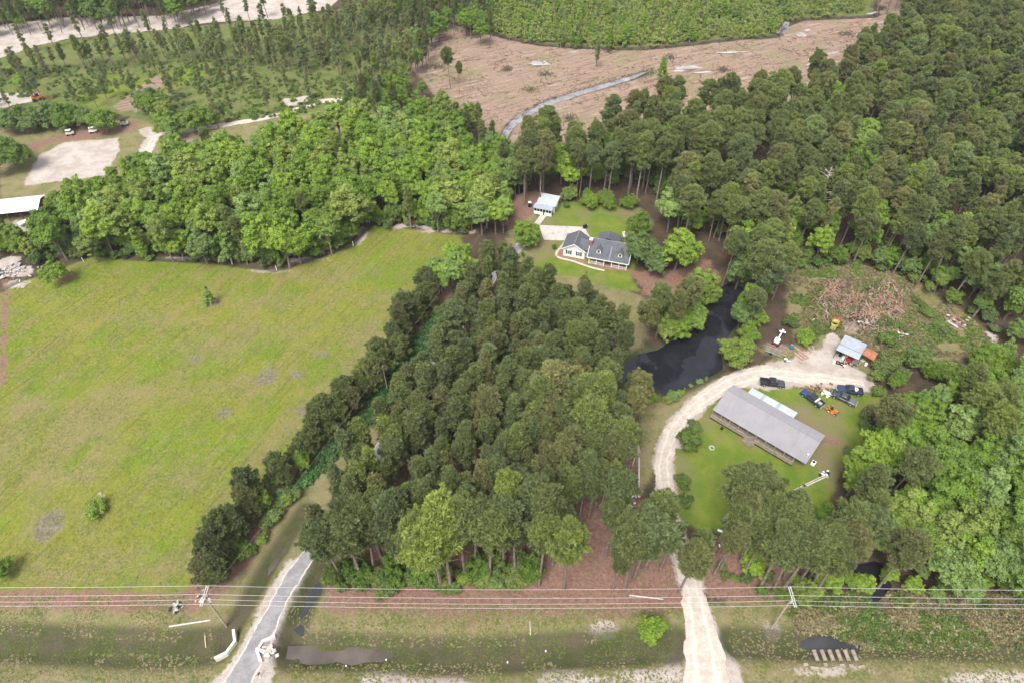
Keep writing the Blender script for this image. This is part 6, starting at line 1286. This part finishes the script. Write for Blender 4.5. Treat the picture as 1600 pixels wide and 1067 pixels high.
heap(318, 928, 8, .7, .7, [trim_m, metal_m, WOOD_M], 'scrap at the foot of the pole by the meadow strip', 'scrap heap', seed=10, dims=(.2, .7))
heap(276, 949, 8, .5, .5, [black_m, metal_m, tan_m], 'dark scrap above the long pale pole', 'scrap heap', seed=11, dims=(.2, .9))
heap(1288, 740, 8, .7, .4, [trim_m, black_m, tan_m], 'white and black things by the fallen trunks', 'scrap heap', seed=12, dims=(.2, .9))
heap(20, 425, 18, 2.5, 1.5, [metal_m, tan_m, conc], 'broken concrete and rubble at the upper left of the meadow', 'rubble heap', seed=13, dims=(.4, 1.6), name='rubble_heap')
heap(1500, 503, 20, 1.6, 1.2, [DARKWOOD_M, WOOD_M, PALE_BARK_M], 'brown branch heap in the weeds right of the debris pile', 'brush heap', seed=14, dims=(.2, 2.0), name='branch_heap')
heap(1361, 663, 8, .6, .6, [black_m, DARKWOOD_M, metal_m], 'dark scrap under the trees right of the mower', 'scrap heap', seed=15, dims=(.2, .9))
p = G(1290, 617); T = empty('white_frame_machine', (p[0], p[1], HZ(p[0], p[1])), -.7, 'white wheeled frame standing between the pickups', 'machine')
MB().tube([(-1, -.4, .6), (1, -.4, .6)], .09, 6).tube([(-1, .4, .6), (1, .4, .6)], .09, 6).box((.1, 0, .8), (1.1, .7, .3)).build('frame', trim_m, T); MB().tube([(.8, 0, .7), (1.7, .3, 1.0)], .08, 6).build('handle', trim_m, T)
[MB().tube([(-.7 + a * 1.2, s * .45, .28), (-.7 + a * 1.2, s * .65, .28)], .28, 10).build('wheel', trim_m, T) for a in (0, 1) for s in (-1, 1)]
p = G(1236, 544); o = MB().tube([(0, 0, 0), (0, 0, .4), (0, 0, .45)], [.6, .6, .2], 14).build('blue_tub', simple('teal_plastic', (.03, .12, .16)), loc=(p[0], p[1], HZ(p[0], p[1]))); setp(o, 'teal tub beside the end of the longest log', 'tub')

# ------------------------------------------------------------------ culvert walls, pipes, posts
wall_c = simple('pale_concrete_wall', (0.62, 0.59, 0.54), 0.85, 0.2, var=.1)
def bent_wall(pts, w_, h, lb):
    q = GP(pts); m = MB(); n = len(q); L_, R_ = [], []
    for i in range(n):
        d = q[min(i+1, n-1)] - q[max(i-1, 0)]; d = d / np.linalg.norm(d); nn = np.array([-d[1], d[0]]) * w_ / 2; L_.append(q[i] + nn); R_.append(q[i] - nn)
    z0, z1 = -1.0, h; vs = [(*p, z) for i in range(n) for p, z in ((L_[i], z0), (L_[i], z1), (R_[i], z1), (R_[i], z0))]
    fs = [(i*4+j, i*4+(j+1) % 4, (i+1)*4+(j+1) % 4, (i+1)*4+j) for i in range(n - 1) for j in range(4)] + [(3, 2, 1, 0), tuple((n-1)*4+j for j in range(4))]
    c = q.mean(0); m.add([(v[0] - c[0], v[1] - c[1], v[2]) for v in vs], fs)
    return setp(m.build('culvert_wall', wall_c, loc=(c[0], c[1], 0)), lb, 'culvert wall', 'culvert walls at the lane entrance')
bent_wall([(366, 985), (368.5, 1003), (355, 1021), (337, 1030)], .45, .75, 'curved pale culvert wall left of the asphalt lane')
bent_wall([(431, 995), (412, 1003), (403, 1018), (409, 1035)], .45, .75, 'bent pale culvert wall right of the asphalt lane')
heap(420, 1015, 10, .8, .4, [conc, tan_m, wall_c], 'broken concrete lumps behind the right culvert wall', 'rubble', seed=20, dims=(.4, 1.2), name='rubble_heap')
pipe_c = simple('weathered_concrete_pipe', (0.30, 0.25, 0.20), 0.9, 0.15, var=.25, scale=2)
PLB = ['leftmost', 'second from the left', 'third from the left', 'fourth from the left', 'fifth from the left', 'rightmost']
for i in range(6):
    a = G(1273 + i * 12.2, 1013 , .1); b = G(1278 + i * 12.2, 1029, .1)
    T = empty('pipe_end', (a[0], a[1], -.62), math.atan2(b[1] - a[1], b[0] - a[0]), '%s of six concrete pipe ends below the pooled water' % PLB[i], 'pipe end', 'row of concrete pipe ends')
    L_ = np.linalg.norm(b - a) * .8; m = MB(); K = 9
    for j in range(K):      # a half barrel sloping into the bank
        t0, t1 = [math.pi * (j + u) / K for u in (0, 1)]
        ring = lambda t, r, x, z: (x, r * math.cos(t), z + r * math.sin(t))
        m.add([ring(t0, .36, 0, .1), ring(t1, .36, 0, .1), ring(t1, .36, L_ + .6, .45), ring(t0, .36, L_ + .6, .45), ring(t0, .28, 0, .1), ring(t1, .28, 0, .1), ring(t1, .28, L_ + .6, .45), ring(t0, .28, L_ + .6, .45)], [(0,3,2,1),(4,5,6,7),(0,1,5,4),(3,7,6,2)])
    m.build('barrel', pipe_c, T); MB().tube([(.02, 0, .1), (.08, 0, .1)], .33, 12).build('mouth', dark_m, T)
for i in range(7):
    p = G(1262 + i * 14 + random.uniform(-4, 4), 1040 + random.uniform(-4, 4)); o = MB().box((0, 0, .1), (random.uniform(.6, 1.4), random.uniform(.3, .5), .25), random.uniform(-.3, .3)).build('concrete_lump', pipe_c, loc=(p[0], p[1], HZ(p[0], p[1]))); setp(o, 'flat concrete lump %s on the verge below the pipe ends' % ['farthest left', 'second from left', 'third from left', 'in the middle', 'third from right', 'second from right', 'farthest right'][i], 'concrete lump', 'concrete lumps below the pipes')
for x, y, lb in ((132, 411, 'white post on the upper left meadow edge'), (432, 421, 'white post on the meadow edge by the bleached tree'), (552, 384, 'white post at the bend of the meadow edge'), (578, 350, 'white post at the far corner of the meadow')):
    p = G(x, y); o = MB().tube([(0, 0, -.2), (0, 0, 1.5), (0, 0, 1.58)], [.09, .09, .04], 8).build('boundary_post', trim_m, loc=(p[0], p[1], HZ(p[0], p[1]))); setp(o, lb, 'post', 'white boundary posts')
for x, y, lb in ((868, 1066, 'black mailbox on a white post at the bottom edge, centre'), (407, 1050, 'dark mailbox on a pale post beside the lane mouth')):
    p = G(x, y + 6); T = empty('mailbox', (p[0], p[1], HZ(p[0], p[1])), 1.2, lb, 'mailbox'); MB().span(-.05, .05, -.05, .05, -.2, 1.05).build('post', trim_m, T); MB().box((0, 0, 1.15), (.5, .2, .16)).tube([(-.25, 0, 1.23), (.25, 0, 1.23)], .1, 10).build('box', black_m, T)
for x, y, lb in ((853, 1014, 'white survey marker in the ditch right of centre'), (793, 1032, 'white survey marker on the verge near the middle'), (539, 1036, 'white survey marker below the muddy ditch'), (602, 1026, 'white scrap floating at the end of the muddy ditch')):
    p = G(x, y); o = MB().tube([(0, 0, -.1), (0, 0, .45), (0, 0, .5)], [.13, .13, .06], 8).build('survey_marker', trim_m, loc=(p[0], p[1], HZ(p[0], p[1]))); setp(o, lb, 'marker', 'white survey markers on the verge')

# ------------------------------------------------------------------ power line
pole_m = simple('weathered_pole_wood', (0.33, 0.27, 0.22), 0.9, 0.1, var=.2); wire_m = simple('aluminium_wire', (0.50, 0.48, 0.46), 0.5, 0.4, metal=0.0, var=.02); ins_m = simple('pale_insulator', (0.6, 0.6, 0.6), .3, .5)
POLES = [(-146.0, 48.9), (-50.2, 48.5), (45.6, 48.2), (141.5, 48.0)]; PH = 12.6
OFFS = [(-1.55, .12), (1.55, .12), (.1, .12), (-.0, -1.6)]
plabels = ['utility pole beyond the left edge of the meadow verge', 'utility pole with crossarms at the corner of the meadow strip', 'utility pole with crossarms right of the dirt road', 'utility pole beyond the right edge of the brushy strip']
for (x, y), lb in zip(POLES, plabels):
    T = empty('utility_pole', (x, y, HZ(x, y)), 0, lb, 'utility pole', 'poles of the roadside power line')
    MB().tube([(0, 0, -.5), (0, 0, 6), (0, 0, PH)], [.19, .16, .12], 10).build('pole', pole_m, T)
    for s in (-1, 1): MB().box((s * .17, 0, PH - .35), (.12, 3.4, .14)).build('crossarm', wire_m, T)
    for a, b in OFFS[:3]: MB().tube([(0, a, PH - .25), (0, a, PH + .12)], [.07, .05], 8).build('insulator', ins_m, T)
    MB().tube([(.3, .1, PH - 2.6), (.3, .1, PH - 1.6)], .22, 10).build('transformer' if x == -50.2 else 'bracket', ins_m, T)
WL = ['far conductor of the power line', 'near conductor of the power line', 'middle conductor of the power line', 'lower neutral cable of the power line']
for j, (a, b) in enumerate(OFFS):
    j0 = {0: 1, 1: 0}.get(j, j)
    m = MB()
    for (x0, y0), (x1, y1) in zip(POLES[:-1], POLES[1:]):
        z0 = HZ(x0, y0) + PH + b; z1 = HZ(x1, y1) + PH + b; pts = []
        for k_ in range(25): t = k_ / 24; pts.append((x0 + (x1 - x0) * t, y0 + (y1 - y0) * t + a, z0 + (z1 - z0) * t - 4 * (1.3 if b > 0 else 1.6) * t * (1 - t)))
        m.tube(pts, .026, 5, cap=False)
    setp(m.build('power_cable', wire_m), WL[j0], 'cable', 'cables of the roadside power line')
x, y = POLES[1]; q1 = G(606, 612)
T = empty('service_pole', (q1[0], q1[1], HZ(q1[0], q1[1])), 0, 'shorter service pole beside the lane among the strip trees', 'utility pole'); MB().tube([(0, 0, -.5), (0, 0, 9)], [.15, .11], 8).build('pole', pole_m, T); MB().tube([(0, 0, 8.6), (0, .3, 8.8)], .05, 6).build('bracket', ins_m, T)
q2 = G(786, 345); T = empty('lamp_post', (q2[0], q2[1], HZ(q2[0], q2[1])), 0, 'pale service pole with a lamp left of the outbuilding', 'pole'); MB().tube([(0, 0, -.5), (0, 0, 7)], [.13, .1], 8).build('pole', PALE_BARK_M, T); MB().tube([(0, 0, 6.7), (0, -1.0, 7.0)], .05, 6).build('arm', ins_m, T); MB().box((0, -1.1, 6.95), (.3, .4, .15)).build('lamp', ins_m, T)
m = MB()
for (xa, ya, za), (xb, yb, zb) in (((x, y, PH - 1.5), (q1[0], q1[1], 8.8)), ((q1[0], q1[1], 8.8), (q2[0], q2[1], 6.9))):
    m.tube([(xa + (xb - xa) * t, ya + (yb - ya) * t, za + (zb - za) * t - 4 * 1.2 * t * (1 - t)) for t in np.linspace(0, 1, 20)], .014, 5, cap=False)
setp(m.build('service_cable', pole_m), 'service cable slanting from the left pole up along the lane', 'cable')
# ------------------------------------------------------------------ thin air between the camera and the far woods
hz_m = bpy.data.materials.new('thin_haze'); hz_m.use_nodes = True
for n_ in list(hz_m.node_tree.nodes): hz_m.node_tree.nodes.remove(n_)
ho = hz_m.node_tree.nodes.new('ShaderNodeOutputMaterial'); hv = hz_m.node_tree.nodes.new('ShaderNodeVolumePrincipled')
hv.inputs['Color'].default_value = (0.86, 0.92, 1.0, 1); hv.inputs['Density'].default_value = 0.00011; hv.inputs['Anisotropy'].default_value = 0.2
hz_m.node_tree.links.new(hv.outputs[0], ho.inputs['Volume'])
MB().span(-5900, 5900, -5900, 5900, -5.5, 132.0).build('haze', hz_m, kind='stuff', label='thin pale air fading the farthest woods')
